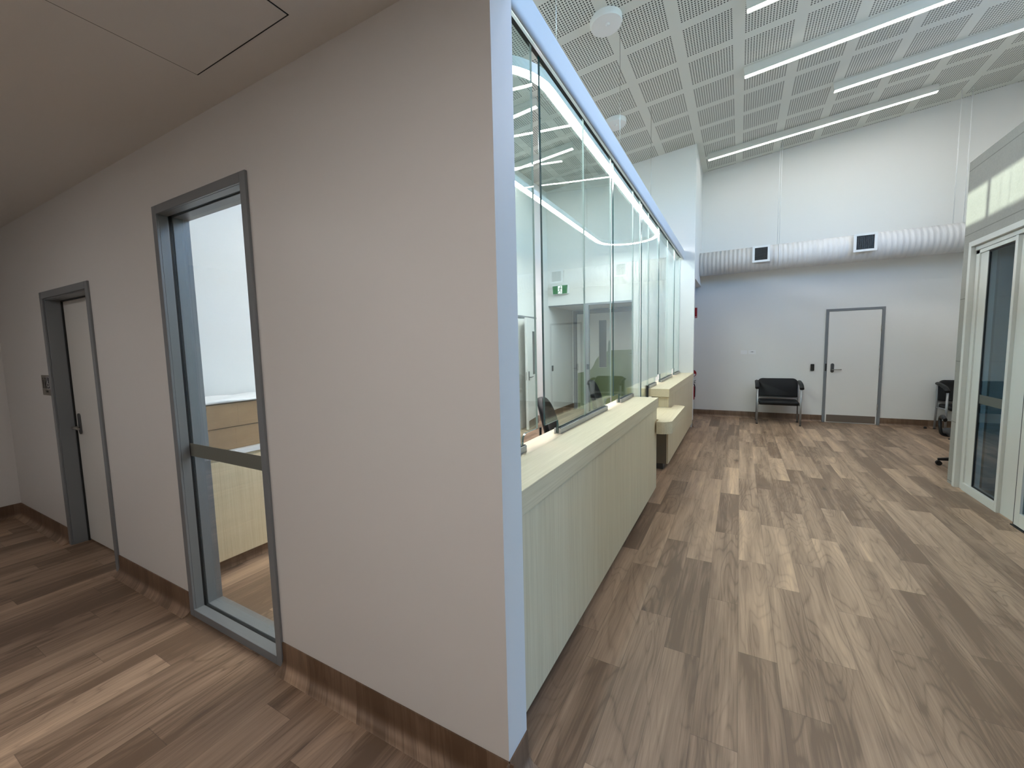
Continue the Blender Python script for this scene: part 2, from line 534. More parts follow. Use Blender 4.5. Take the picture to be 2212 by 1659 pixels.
def text(name, body, size, parent, loc, rot, mat, depth=0.0005):
    cu = bpy.data.curves.new(name, 'FONT'); cu.body = body; cu.size = size; cu.align_x = 'CENTER'; cu.align_y = 'CENTER'; cu.extrude = depth
    cu.materials.append(MATS[mat])
    tmp = bpy.data.objects.new(name, cu); COL.objects.link(tmp)
    bpy.context.view_layer.update()
    me = bpy.data.meshes.new_from_object(tmp.evaluated_get(bpy.context.evaluated_depsgraph_get()))
    bpy.data.objects.remove(tmp); bpy.data.curves.remove(cu)
    o = bpy.data.objects.new(name, me); COL.objects.link(o); o.parent = parent
    o.location = Vector(loc) - wloc(parent); o.rotation_euler = rot
    return o

def wall_with_holes(bm, axis, p0, p1, a0, a1, z0, z1, holes):
    """solid wall between planes p0..p1 (thickness along `axis`), spanning a0..a1 along the other axis, with rectangular holes (a0,a1,z0,z1)"""
    A = sorted(set([a0, a1] + [h[0] for h in holes] + [h[1] for h in holes]))
    Z = sorted(set([z0, z1] + [h[2] for h in holes] + [h[3] for h in holes]))
    solid = lambda i, j: (0 <= i < len(A) - 1 and 0 <= j < len(Z) - 1 and
                          not any(h[0] <= (A[i] + A[i + 1]) / 2 <= h[1] and h[2] <= (Z[j] + Z[j + 1]) / 2 <= h[3] for h in holes))
    cache = {}
    def V(p, a, z):
        k = (round(p, 5), round(a, 5), round(z, 5))
        if k not in cache: cache[k] = bm.verts.new((a, p, z) if axis == 'y' else (p, a, z))
        return cache[k]
    for i in range(len(A) - 1):
        for j in range(len(Z) - 1):
            if not solid(i, j): continue
            l, r, b, t = A[i], A[i + 1], Z[j], Z[j + 1]
            bm.faces.new((V(p0, l, b), V(p0, r, b), V(p0, r, t), V(p0, l, t)))
            bm.faces.new((V(p1, l, b), V(p1, l, t), V(p1, r, t), V(p1, r, b)))
            if not solid(i - 1, j): bm.faces.new((V(p0, l, b), V(p0, l, t), V(p1, l, t), V(p1, l, b)))
            if not solid(i + 1, j): bm.faces.new((V(p0, r, b), V(p1, r, b), V(p1, r, t), V(p0, r, t)))
            if not solid(i, j - 1): bm.faces.new((V(p0, l, b), V(p1, l, b), V(p1, r, b), V(p0, r, b)))
            if not solid(i, j + 1): bm.faces.new((V(p0, l, t), V(p0, r, t), V(p1, r, t), V(p1, l, t)))

def baseboard(name, axis, p, side, a0, a1, h=0.13, rad=0.045):
    """coved vinyl skirting against plane p (normal along axis, pointing `side`), from a0 to a1"""
    prof = [(0, 0), (0, h), (0.005, h), (0.006, h - .002)]
    n = 8
    for i in range(n + 1):
        t = i / n * math.pi / 2
        prof.append((0.006 + rad - rad * math.cos(t), 0.003 + rad - rad * math.sin(t)))
    prof.append((0.006 + rad + .004, 0.0))
    bm = BM()
    poly = [(p + side * u, v) for u, v in prof]
    add_prism(bm, poly, 'x' if axis == 'y' else 'y', a0, a1)
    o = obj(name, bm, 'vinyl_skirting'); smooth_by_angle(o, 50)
    return struct(o)

# key planes
Y1, Y1B = 1.109, 1.242            # corridor wall, both faces
XC = -0.657                        # free end of the corridor wall
XR = 1.976                         # blockwork entrance wall, hall face
Y3 = 9.55                          # far wall
XOL = -3.57                        # reception office side wall
YB = 8.12                          # reception end wall
ZCC = 2.675                        # corridor ceiling
XG = -0.97                         # counter glass, hall face
CZ = 1.0                           # counter top
ceil_z = lambda x: 5.037 + 0.0903 * x

# ------------------------------------------------------------------ room shell
bm = BM(); add_box(bm, -6.4, 4.2, -1.9, 9.8, -0.12, 0.0); struct(obj('floor', bm, 'vinyl_floor'))

bm = BM()
x0, x1, y0, y1 = -3.85, 4.2, Y1, 9.8
v = [bm.verts.new((x, y, ceil_z(x) + dz)) for dz in (0, 0.15) for x, y in ((x0, y0), (x1, y0), (x1, y1), (x0, y1))]
for q in ((0, 1, 2, 3), (4, 7, 6, 5), (0, 4, 5, 1), (1, 5, 6, 2), (2, 6, 7, 3), (3, 7, 4, 0)): bm.faces.new([v[i] for i in q])
struct(obj('ceiling', bm, 'perforated_board'))
bm = BM(); add_box(bm, -6.3, 2.17, -1.75, Y1, ZCC, ZCC + 0.12); struct(obj('ceiling_corridor', bm, 'ceiling_paint'))
bm = BM(); add_box(bm, XOL, -1.0, YB + 0.13, Y3, 2.385, 2.5); struct(obj('ceiling_alcove', bm, 'ceiling_paint'))

# corridor wall with door and tall window openings
bm = BM(); wall_with_holes(bm, 'y', Y1, Y1B, -6.3, XC, 0.0, ZCC, [(-4.80, -3.87, 0.0, 2.02), (-2.80, -1.95, 0.02, 2.32)])
struct(obj('wall_corridor', bm, ['corridor_paint']))
bm = BM(); add_box(bm, -3.85, 4.1, Y1 + 0.002, Y1B, ZCC + 0.001, 5.5); struct(obj('wall_upper', bm, 'wall_white'))
bm = BM(); add_box(bm, -6.3, -6.15, -1.75, Y1, 0, ZCC); struct(obj('wall_left', bm, 'corridor_paint'))
bm = BM(); add_box(bm, -6.3, 2.17, -1.75, -1.6, 0, ZCC); struct(obj('wall_back', bm, 'corridor_paint'))
bm = BM(); add_box(bm, -3.85, 4.2, Y3, Y3 + 0.15, 0, 5.7); struct(obj('wall_far', bm, 'wall_white'))
# room behind corridor door
bm = BM(); add_box(bm, -6.3, XOL - .201, 1.9, 2.0, 0, ZCC); struct(obj('wall_store', bm, 'wall_white'))
bm = BM(); add_box(bm, -6.3, XOL - .201, Y1, 2.0, ZCC, ZCC + .12); struct(obj('ceiling_store', bm, 'ceiling_paint'))
bm = BM(); add_box(bm, -6.3, -6.15, Y1B, 1.9, 0, ZCC); struct(obj('wall_store_side', bm, 'wall_white'))

# office side wall with clerestory
bm = BM(); wall_with_holes(bm, 'x', XOL - 0.2, XOL, Y1B, Y3, 0, 4.9, [(1.9, 5.9, 4.20, 4.585)])
struct(obj('wall_office', bm, 'wall_white'))
# reception end wall: solid above, alcove opening beneath, free end next to the waiting room
bm = BM(); wall_with_holes(bm, 'y', YB, YB + 0.13, XOL, -0.728, 0, 5.12, [(XOL, -1.80, 0.0, 2.385)])
struct(obj('wall_reception', bm, 'wall_white'))
# bulkhead above the side passage
bm = BM(); add_box(bm, -0.86, -0.73, YB + 0.13, Y3, 2.70, 5.12); struct(obj('wall_bulkhead', bm, 'wall_white'))
bm = BM(); add_box(bm, -1.80, -1.67, YB + 0.13, Y3, 0, 2.385); struct(obj('wall_passage', bm, 'wall_white'))

# blockwork entrance wall with glazed door opening
bm = BM(); wall_with_holes(bm, 'x', XR, XR + 0.19, -1.6, 5.99, 0, 3.268, [(2.35, 5.852, 0.0, 2.464), (1.26, 1.80, 0.1, 3.1)])
struct(obj('wall_entrance', bm, 'grey_blockwork'))
# airlock behind it
bm = BM(); add_box(bm, XR + 0.19, 3.9, 5.80, 5.99, 0, 3.268); struct(obj('wall_airlock', bm, 'grey_blockwork'))
bm = BM(); add_box(bm, XR + 0.19, 3.9, 2.15, 2.3, 0, 3.268); struct(obj('wall_airlock_front', bm, 'grey_blockwork'))
bm = BM(); wall_with_holes(bm, 'x', 3.75, 3.898, 2.3, 5.80, 0, 3.268, [(2.5, 5.1, 0.05, 2.45), (1.25, 2.14, 0.0, 3.2)]); struct(obj('wall_airlock_side', bm, 'grey_blockwork'))
bm = BM(); add_box(bm, XR + 0.19, 3.75, 2.3, 5.80, 2.75, 3.26); struct(obj('ceiling_airlock', bm, 'ceiling_paint'))
# outer wall with high windows
bm = BM(); wall_with_holes(bm, 'x', 3.9, 4.1, Y1, Y3, 0, 5.6, [(1.4, 6.2, 3.45, 5.3), (2.5, 5.1, 0.05, 2.45), (1.25, 2.14, 0.0, 3.2)])
struct(obj('wall_right', bm, 'wall_white'))
bm = BM(); add_box(bm, XR + .19, 4.1, Y1, Y1B, 0, ZCC); struct(obj('wall_front', bm, 'wall_white'))

# baseboards
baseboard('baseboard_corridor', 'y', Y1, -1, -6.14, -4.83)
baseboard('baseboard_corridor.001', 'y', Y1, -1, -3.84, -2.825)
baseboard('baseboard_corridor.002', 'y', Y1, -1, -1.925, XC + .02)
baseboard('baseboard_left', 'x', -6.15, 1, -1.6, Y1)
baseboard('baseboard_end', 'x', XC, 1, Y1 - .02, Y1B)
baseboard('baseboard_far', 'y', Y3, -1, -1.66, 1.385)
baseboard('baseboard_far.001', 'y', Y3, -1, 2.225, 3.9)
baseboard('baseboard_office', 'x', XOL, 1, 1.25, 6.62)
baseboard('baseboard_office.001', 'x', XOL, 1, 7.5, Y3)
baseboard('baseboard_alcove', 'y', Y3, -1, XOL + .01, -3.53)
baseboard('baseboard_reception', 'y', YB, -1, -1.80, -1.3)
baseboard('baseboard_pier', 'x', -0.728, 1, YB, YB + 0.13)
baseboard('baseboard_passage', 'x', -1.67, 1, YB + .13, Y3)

# ------------------------------------------------------------------ steel framed openings
def rect_frame(bm, axis, p0, p1, a0, a1, z0, z1, w, bottom=True, bev=0.002, wb=None):
    """picture frame of bars w wide between planes p0..p1"""
    def bx(aa, ab, za, zb):
        if axis == 'y': add_box(bm, aa, ab, p0, p1, za, zb, bev)
        else: add_box(bm, p0, p1, aa, ab, za, zb, bev)
    wb = w if wb is None else wb
    bx(a0, a0 + w, z0, z1); bx(a1 - w, a1, z0, z1)
    bx(a0 + w, a1 - w, z1 - w, z1)
    if bottom: bx(a0 + w, a1 - w, z0, z0 + wb)

def lever_set(parent, x, y, z, sy, dirx, name='door_handle'):
    """escutcheon plate, rose and lever on a face normal to y; sy: outward sign"""
    bm = BM()
    add_prism(bm, rrect(x - .026, x + .026, z - .085, z + .085, .025), 'y', y, y + sy * .008)
    plate = obj(name, bm, 'steel_dark', parent)
    bm = BM()
    add_cyl(bm, (x, y + sy * .006, z - .028), (x, y + sy * .05, z - .028), .011, 12)
    add_tube(bm, [(x, y + sy * .05, z - .028), (x + dirx * .13, y + sy * .05, z - .026)], .009, 10)
    obj('lever', bm, 'steel', plate)

# tall corridor window: grey frame, gasket, glass, frosted band
wr = sroot('window_1', 'tall narrow grey steel framed window in the corridor wall', 'window', (-2.375, Y1, 0))
bm = BM(); rect_frame(bm, 'y', Y1 - .012, Y1, -2.825, -1.925, 0.0, 2.345, .045); 
obj('window_frame', bm, 'frame_grey', wr)
bm = BM(); rect_frame(bm, 'y', Y1, Y1 + .044, -2.80, -1.95, 0.02, 2.32, .02, wb=.022); rect_frame(bm, 'y', Y1 + .064, Y1B + .012, -2.80, -1.95, 0.02, 2.32, .02, wb=.022)
obj('window_reveal', bm, 'frame_grey', wr)
bm = BM(); rect_frame(bm, 'y', Y1 + .044, Y1 + .064, -2.80, -1.95, 0.02, 2.32, .014)
obj('gasket', bm, 'gasket', wr)
bm = BM(); add_box(bm, -2.79, -1.96, Y1 + .051, Y1 + .057, 0.03, 2.31)
gl = obj('window_glass', bm, 'window_glass', wr)
bm = BM(); add_box(bm, -2.783, -1.967, Y1 + .0488, Y1 + .0506, 0.953, 1.028)
obj('frosted_band', bm, 'frost', gl)

# corridor toilet door
dr = sroot('door_1', 'white toilet door deep in a grey steel frame at the dark end of the corridor', 'door', (-4.335, Y1, 0))
bm = BM(); rect_frame(bm, 'y', Y1 - .012, Y1, -4.83, -3.84, 0.0, 2.05, .05, bottom=False); rect_frame(bm, 'y', Y1, Y1B + .012, -4.80, -3.87, 0.0, 2.02, .028, bottom=False)
obj('door_frame', bm, 'frame_grey', dr)
bm = BM(); add_box(bm, -4.768, -3.902, Y1 + .100, Y1 + .138, 0.012, 1.988, .002)
obj('door_leaf', bm, 'door_white', dr)
bm = BM(); rect_frame(bm, 'y', Y1 + .088, Y1 + .100, -4.775, -3.895, 0.0, 1.995, .012, bottom=False)
obj('door_seal', bm, 'gasket', dr)
lever_set(dr, -4.69, Y1 + .100, 1.0, -1, 1)

# far door with kick plate
fd = sroot('door_2', 'white flush door with grey frame and steel kick plate on the far wall', 'door', (1.805, Y3, 0))
bm = BM(); rect_frame(bm, 'y', Y3 - .02, Y3, 1.387, 2.223, 0.0, 2.10, .042, bottom=False)
obj('door_frame', bm, 'frame_grey', fd)
bm = BM(); add_box(bm, 1.433, 2.177, Y3 - .012, Y3 - .001, 0.01, 2.054, .001)
obj('door_leaf', bm, 'door_white', fd)
bm = BM(); add_box(bm, 1.452, 2.160, Y3 - .0145, Y3 - .012, 0.018, 0.148)
obj('kick_plate', bm, 'kick_steel', fd)
bm = BM(); add_box(bm, 1.402, 1.426, Y3 - .024, Y3 - .02, 0.965, 1.10)
obj('strike_plate', bm, 'black', fd)
for z in (0.32, 1.02, 1.72):
    bm = BM(); add_cyl(bm, (2.179, Y3 - .022, z - .05), (2.179, Y3 - .022, z + .05), .007, 10)
    obj('hinge', bm, 'steel', fd)
lever_set(fd, 1.512, Y3 - .012, 1.02, -1, 1)

# office side door standing ajar
od = sroot('door_3', 'white door ajar in the reception office side wall with narrow vision panel', 'door', (XOL, 7.42, 0))
bm = BM(); rect_frame(bm, 'x', XOL, XOL + .02, 6.62, 7.50, 0.0, 2.12, .045, bottom=False)
obj('door_frame', bm, 'frame_grey', od)
lr = bpy.data.objects.new('door_leaf_swing', None); COL.objects.link(lr); lr.parent = od; lr.location = (0.025, 0.03, 0); lr.rotation_euler = (0, 0, math.radians(10.0))
# leaf drawn in the swing's own frame: hinge at the origin, leaf along -y
def lobj(name, bm, mat, par): return obj(name, bm, mat, par, world=False)
bm = BM(); wall_with_holes(bm, 'x', 0.0, 0.04, -0.76, 0.0, 0.012, 2.07, [(-0.40, -0.14, 1.01, 1.83)])
leaf = lobj('door_leaf', bm, 'door_white', lr)
bm = BM(); add_box(bm, 0.012, 0.028, -0.40, -0.14, 1.01, 1.83)
lobj('vision_panel', bm, 'vision_dark', lr)
bm = BM(); add_box(bm, 0.04, 0.0425, -0.72, -0.03, 0.02, 0.17)
lobj('kick_plate', bm, 'kick_steel', lr)
bm = BM(); add_prism(bm, rrect(-.70, -.648, .92, 1.09, .025), 'x', .04, .048); add_cyl(bm, (.045, -.674, .98), (.09, -.674, .98), .01); add_tube(bm, [(.09, -.674, .98), (.09, -.55, .985)], .009)
lobj('door_handle', bm, 'steel_dark', lr)
bm = BM(); add_box(bm, 0.012, 0.028, -0.7615, -0.76, 0.93, 1.08)
lobj('latch_plate', bm, 'steel', lr)

# alcove door with vision panel and green film
ad = sroot('door_4', 'wide grey framed alcove door with tall vision panel behind the reception glass', 'door', (-2.7, Y3, 0))
bm = BM(); rect_frame(bm, 'y', Y3 - .05, Y3, -3.52, -2.02, 0.0, 2.365, .075, bottom=False)
obj('door_frame', bm, 'frame_grey', ad)
bm = BM(); wall_with_holes(bm, 'y', Y3 - .04, Y3 - .005, -3.43, -2.62, 0.01, 2.285, [(-2.89, -2.715, 1.02, 2.115)])
obj('door_leaf', bm, 'door_white', ad)
bm = BM(); add_box(bm, -2.89, -2.715, Y3 - .03, Y3 - .015, 1.02, 2.115); obj('vision_panel', bm, 'vision_dark', ad)
bm = BM(); add_box(bm, -2.61, -2.10, Y3 - .04, Y3 - .005, 0.01, 2.285); obj('door_leaf', bm, 'door_white', ad)
bm = BM()
add_prism(bm, [(-3.42, 0.012), (-2.63, 0.012), (-2.63, 1.36), (-2.70, 1.40), (-2.712, 1.37), (-2.712, 1.015), (-2.893, 1.015), (-2.893, 1.285), (-2.97, 1.19), (-3.03, 1.06), (-3.09, 0.97), (-3.16, 0.93), (-3.42, 0.88)], 'y', Y3 - .042, Y3 - .0402)
f1 = obj('film_graphic', bm, 'mural_green', ad, label='green hill shaped window film')
bm = BM(); add_prism(bm, [(-2.60, .012), (-2.11, .012), (-2.11, 1.425), (-2.60, 1.415)], 'y', Y3 - .042, Y3 - .0402)
obj('film_graphic', bm, 'mural_green', ad)
bm = BM(); add_prism(bm, [(-2.655, 1.02), (-2.628, 1.10), (-2.622, 1.35), (-2.632, 1.62), (-2.65, 1.66), (-2.672, 1.58), (-2.685, 1.35), (-2.675, 1.12)], 'y', Y3 - .0445, Y3 - .0425)
obj('leaf_graphic', bm, 'mural_dark', ad)

# grey metal portal of the alcove
bm = BM(); add_box(bm, -2.745, -2.675, YB - .03, YB + .05, 0, 2.385, .003); add_box(bm, -2.675, -1.80, YB - .03, YB + .05, 2.345, 2.385, .003); add_box(bm, XOL, -2.745, YB + .03, YB + .05, 2.37, 2.385)
struct(obj('trim_1', bm, 'frame_grey'))

# clerestory glazing
wr2 = sroot('window_2', 'high strip window over the reception office', 'window', (XOL, 3.9, 4.20))
bm = BM(); rect_frame(bm, 'x', XOL - .2, XOL - .12, 1.9, 5.9, 4.20, 4.585, .012)
for ym in (2.32, 3.52, 4.72): add_box(bm, XOL - .2, XOL - .14, ym - .022, ym + .022, 4.20, 4.585)
obj('window_frame', bm, 'alu_paint', wr2)
bm = BM(); add_box(bm, XOL - .165, XOL - .159, 1.9, 5.9, 4.20, 4.585); obj('window_glass', bm, 'clerestory_glass', wr2)
wr3 = sroot('window_3', 'long high daylight windows above the entrance airlock', 'window', (3.9, 3.8, 3.45))
bm = BM(); rect_frame(bm, 'x', 3.98, 4.06, 1.4, 6.2, 3.45, 5.3, .05)
for i in range(1, 4): add_box(bm, 3.98, 4.06, 1.4 + i * 1.2 - .025, 1.4 + i * 1.2 + .025, 3.45, 5.3)
obj('window_frame', bm, 'alu_paint', wr3)
bm = BM(); add_box(bm, 4.015, 4.021, 1.4, 6.2, 3.45, 5.3); obj('window_glass', bm, 'sky_glass', wr3)

# ------------------------------------------------------------------ entrance: sidelight, post, sliding leaf
en = sroot('door_5', 'aluminium framed automatic glass entrance door in the grey block wall', 'door', (XR, 4.1, 0))
bm = BM()
add_box(bm, XR - .012, XR + .13, 5.802, 5.852, 0, 2.464, .002)
add_box(bm, XR - .012, XR + .13, 2.35, 2.40, 0, 2.464, .002)
add_box(bm, XR - .012, XR + .13, 2.40, 5.802, 2.414, 2.464, .002)
obj('outer_frame', bm, 'alu_paint', en)
bm = BM()   # header rail set back, with the operator cover joint
add_box(bm, XR + .02, XR + .12, 2.40, 5.80, 2.372, 2.412, .002)
add_box(bm, XR + .028, XR + .11, 5.125, 5.80, 2.335, 2.370, .002)
obj('header', bm, 'alu_paint', en)
bm = BM()   # sidelight stiles
add_box(bm, XR + .028, XR + .11, 5.735, 5.80, 0, 2.37, .002); add_box(bm, XR + .04, XR + .10, 5.60, 5.735, 0, 2.335, .002)
add_box(bm, XR + .02, XR + .11, 5.085, 5.125, 0, 2.37, .002); add_box(bm, XR + .02, XR + .10, 5.125, 5.735, 0.0, 0.075, .002)
obj('sidelight_frame', bm, 'alu_paint', en)
bm = BM(); add_box(bm, XR + .05, XR + .056, 5.125, 5.60, 0.075, 2.335); sg = obj('sidelight_glass', bm, 'door_glass', en)
bm = BM(); rect_frame(bm, 'x', XR + .044, XR + .062, 5.125, 5.60, .075, 2.335, .012); obj('gasket', bm, 'gasket', en)
bm = BM(); add_box(bm, XR + .0475, XR + .0495, 5.137, 5.588, .90, .985); obj('frosted_band', bm, 'frost_dark', sg)
bm = BM(); add_box(bm, XR + .045, XR + .12, 4.815, 5.085, 0, 2.37, .002); obj('post_panel', bm, 'alu_paint', en)
sl = bpy.data.objects.new('sliding_leaf', None); COL.objects.link(sl); sl.parent = en; sl.location = (0, 0, 0)
bm = BM(); rect_frame(bm, 'x', XR + .012, XR + .05, 3.60, 4.80, .012, 2.37, .07, wb=.11); obj('leaf_frame', bm, 'alu_paint', sl)
bm = BM(); add_box(bm, XR + .028, XR + .034, 3.67, 4.73, .122, 2.30); lg = obj('leaf_glass', bm, 'door_glass', sl)
bm = BM(); add_box(bm, XR + .014, XR + .048, 4.80, 4.812, .01, 2.37); obj('edge_seal', bm, 'gasket', sl)
bm = BM(); add_box(bm, XR + .05, XR + .056, 2.40, 3.62, .08, 2.37); obj('leaf_glass', bm, 'door_glass', en)
bm = BM(); add_box(bm, XR + .0, XR + .12, 2.40, 4.815, 0.0, 0.006); obj('threshold', bm, 'black', en)

wr4 = sroot('window_4', 'outer glazing of the entrance airlock', 'window', (3.9, 3.65, 0.05))
bm = BM(); rect_frame(bm, 'x', 3.86, 3.94, 2.5, 5.1, .05, 2.45, .06); add_box(bm, 3.86, 3.94, 3.62, 3.68, .05, 2.45); obj('window_frame', bm, 'alu_paint', wr4)
bm = BM(); add_box(bm, 3.897, 3.903, 2.5, 5.1, .05, 2.45); obj('window_glass', bm, 'sky_glass', wr4)

wr6 = sroot('window_5', 'tall glazed side panel between the corridor and the airlock', 'window', (XR, 1.53, 0.1))  # unseen side window added to throw skylight onto the corridor wall end
bm = BM(); rect_frame(bm, 'x', XR + .05, XR + .12, 1.26, 1.80, .1, 3.1, .035); obj('window_frame', bm, 'alu_paint', wr6)
bm = BM(); add_box(bm, XR + .08, XR + .086, 1.26, 1.80, .1, 3.1); obj('window_glass', bm, 'sky_glass', wr6)
bm = BM(); add_box(bm, XR + .19, 4.1, Y1B, 2.15, 3.2, 3.27); struct(obj('roof_porch', bm, 'ceiling_paint'))  # unseen porch added so skylight reaches the side window
bm = BM(); add_box(bm, 4.2, 16, -8, 18, -.12, -.02); struct(obj('ground', bm, 'pavement'))  # unseen outdoor surface added to bounce skylight indoors

# ------------------------------------------------------------------ reception counters
def counter(name, label, y0, y1, xf, end_panel):
    t = thing(name, label, 'counter', (xf, y0, 0), group=None)
    bm = BM(); add_box(bm, -1.055, xf, y0, y1, CZ - .098, CZ, .0025); obj('countertop', bm, 'laminate_long', t)
    yb0 = y0 + (0.03 if end_panel else 0); yb1 = y1 - (0.03 if not end_panel else 0)
    bm = BM(); add_box(bm, xf - .032, xf - .011, yb0, yb1, .078, CZ - .105, .001); obj('front_panel', bm, 'laminate_up', t)
    zs = .776 if end_panel else .078
    bm = BM(); add_box(bm, -.87 if end_panel else -.93, xf - .031, yb0, yb0 + .02, zs, CZ - .105, .001); obj('end_panel', bm, 'laminate_up', t)
    if end_panel:
        bm = BM(); add_box(bm, -.93, xf - .031, yb0, yb0 + .02, .078, .654, .001); obj('knee_panel', bm, 'taupe', t, label='dark taupe lower end panel')
    bm = BM(); add_box(bm, -.93, xf - .031, yb1 - .02, yb1, .078, CZ - .099, .001); obj('end_panel', bm, 'laminate_up', t)
    bm = BM(); add_box(bm, -.94, -.9305, yb0 + .02, yb1 - .02, .078, CZ - .099); obj('back_panel', bm, 'bench_white', t)
    bm = BM(); add_box(bm, -.90, xf - .075, yb0 + .03, yb1 - .03, 0, .078); obj('kickboard', bm, 'steel_dark', t)
    return t
counter('reception_counter', 'long pale oak reception counter joined to the white corridor wall end', Y1B + .001, 4.33, -0.705, False)
counter('reception_counter.001', 'pale oak reception counter running up to the white end pier', 5.175, YB - .001, -0.72, True)

# low wheelchair ledge between them
lt = thing('writing_ledge', 'low pale oak writing ledge with rounded corners between the two high counters', 'ledge', (-0.72, 4.8, 0))
bm = BM()
poly = rrect(-0.70, -0.565, 4.19, 5.44, .11, 7, (0, 1, 1, 0))
poly = [(-0.70, 4.19)] + [p for p in poly if p[0] > -0.6999] + [(-0.70, 5.44)]
add_prism(bm, poly, 'z', .655, .775)
add_box(bm, -1.25, -0.70, 4.335, 5.20, .655, .775)
obj('ledge_top', bm, 'laminate_long', lt)
bm = BM(); add_box(bm, -1.0, -.985, 4.335, 5.17, .02, .655); obj('back_panel', bm, 'laminate_up', lt)

# desk behind the glass
dk = thing('office_desk', 'white office worktop behind the reception glass', 'desk', (-1.4, 3.0, 0))
bm = BM(); add_box(bm, -1.075, -0.945, 1.30, 4.30, .70, .73); 
obj('desktop', bm, 'bench_white', dk)
bm = BM(); add_box(bm, -1.07, -0.96, 1.32, 1.35, 0, .70); obj('leg', bm, 'bench_white', dk)
bm = BM(); add_box(bm, -1.07, -0.96, 4.25, 4.28, 0, .70); obj('leg', bm, 'bench_white', dk)

# ------------------------------------------------------------------ security glass
GT = .0115
def pane(label, y0, y1, zb, zt, cut=None, rot=0.0):
    """one pane; cut=(ya,yb,ztop,rounded side) notch at the counter"""
    poly = []
    if cut is None:
        poly = [(y0, zb), (y1, zb), (y1, zt), (y0, zt)]
    else:
        ya, yb, zc, rd = cut; r = .04
        arc = lambda cy_, cz_, a0, a1: [(cy_ + r * math.cos(a0 + (a1 - a0) * i / 5), cz_ + r * math.sin(a0 + (a1 - a0) * i / 5)) for i in range(6)]
        if ya <= y0 + 1e-6:   # notch at the near bottom corner
            poly = [(y0, zt), (y0, zc)] + ([(yb, zc)] if not rd else arc(yb - r, zc - r, math.pi / 2, 0)) + [(yb, zb), (y1, zb), (y1, zt)]
        else:                 # notch at the far bottom corner
            poly = [(y0, zt), (y0, zb), (ya, zb)] + ([(ya, zc)] if not rd else arc(ya + r, zc - r, math.pi, math.pi / 2)) + [(y1, zc), (y1, zt)]
    bm = BM(); fs = add_prism(bm, poly, 'x', XG - GT, XG, 0, 1)
    bm.normal_update()
    ym = (y0 + y1) / 2
    for f in fs[2:]:
        c = f.calc_center_median()
        if c.y > ym and max(v.co.y for v in f.verts) - min(v.co.y for v in f.verts) < 1e-5: f.material_index = 2
    o = obj('glass_panel', bm, ['screen_glass', 'glass_edge', 'glass_edge_pale'])
    c = Vector((XG, (y0 + y1) / 2, 0))
    for v in o.data.vertices: v.co -= c
    o.location = c; o.rotation_euler = (0, 0, rot)
    tag(o, label, 'glass screen', 'frameless glass panels over the counters')
    return o
ZB, ZT = CZ + .004, 3.104
pane('clear glass panel beside the white wall end with a round cornered notch', Y1B + .004, 2.045, ZB, ZT, (1.868, 2.045, 1.088, True), 0.0012)
pane('clear glass panel after the first open gap with a square notch above the long counter', 2.145, 2.855, ZB, ZT, (2.145, 2.338, 1.086, False), -0.0015)
pane('clear glass panel butted to the square notched one over the same aluminium channel', 2.859, 3.55, ZB, ZT, (3.37, 3.55, 1.088, True), 0.001)
pane('clear glass panel over the last channel of the long counter', 3.625, 4.372, ZB, ZT, (3.625, 3.825, 1.086, False), -0.001)
pane('clear glass panel dropping past the end of the long counter', 4.380, 4.72, .782, ZT, None, 0.0015)
pane('clear glass panel dropping to the low writing ledge', 4.80, 5.196, .782, ZT, None, -0.0012)
pane('clear glass panel at the ledge end of the second counter', 5.204, 5.85, ZB, ZT, (5.70, 5.85, 1.10, False), 0.0012)
pane('clear glass panel in the middle of the second counter beside its first slot', 5.93, 6.67, ZB, ZT, (5.93, 6.08, 1.12, False), -0.001)
pane('clear glass panel in the middle of the second counter before its second slot', 6.674, 7.36, ZB, ZT, (7.17, 7.36, 1.12, False), 0.001)
pane('clear glass panel against the white end pier', 7.43, YB - .006, ZB, ZT, (7.43, 7.50, 1.12, False), 0.0)

def channel(label, y0, y1):
    bm = BM(); add_box(bm, XG - GT / 2 - .022, XG - GT - .003, y0, y1, CZ, CZ + .034, .0015); add_box(bm, XG + .003, XG - GT / 2 + .024, y0, y1, CZ, CZ + .034, .0015)
    add_box(bm, XG - GT / 2 - .022, XG - GT / 2 + .024, y0, y1, CZ, CZ + .0035)
    t = thing('base_channel', label, 'channel', (XG, (y0 + y1) / 2, CZ), group='aluminium base channels of the counter glass')
    obj('channel_body', bm, 'alu', t)
    bm = BM(); add_box(bm, XG + .002, XG + .012, y0 + .003, y1, CZ + .034, CZ + .0365); add_box(bm, XG - GT - .010, XG - GT - .002, y0 + .003, y1, CZ + .034, CZ + .0365); obj('seal', bm, 'gasket', t)
    return t
channel('short aluminium glass channel beside the white wall end', Y1B + .002, 1.868)
channel('long aluminium glass channel in the middle of the long counter', 2.335, 3.372)
channel('aluminium glass channel at the ledge end of the long counter', 3.822, 4.33)
channel('aluminium glass channel on the ledge end of the second counter', 5.195, 5.70)
channel('aluminium glass channel in the middle of the second counter', 6.08, 7.17)
channel('short aluminium glass channel against the white end pier', 7.50, YB - .003)
bm = BM(); add_box(bm, XG - .026, XG + .012, 5.150, 5.172, .777, CZ + .037); tag(obj('edge_channel', bm, 'gasket'), 'black upright edge channel at the step from ledge to second counter', 'channel')

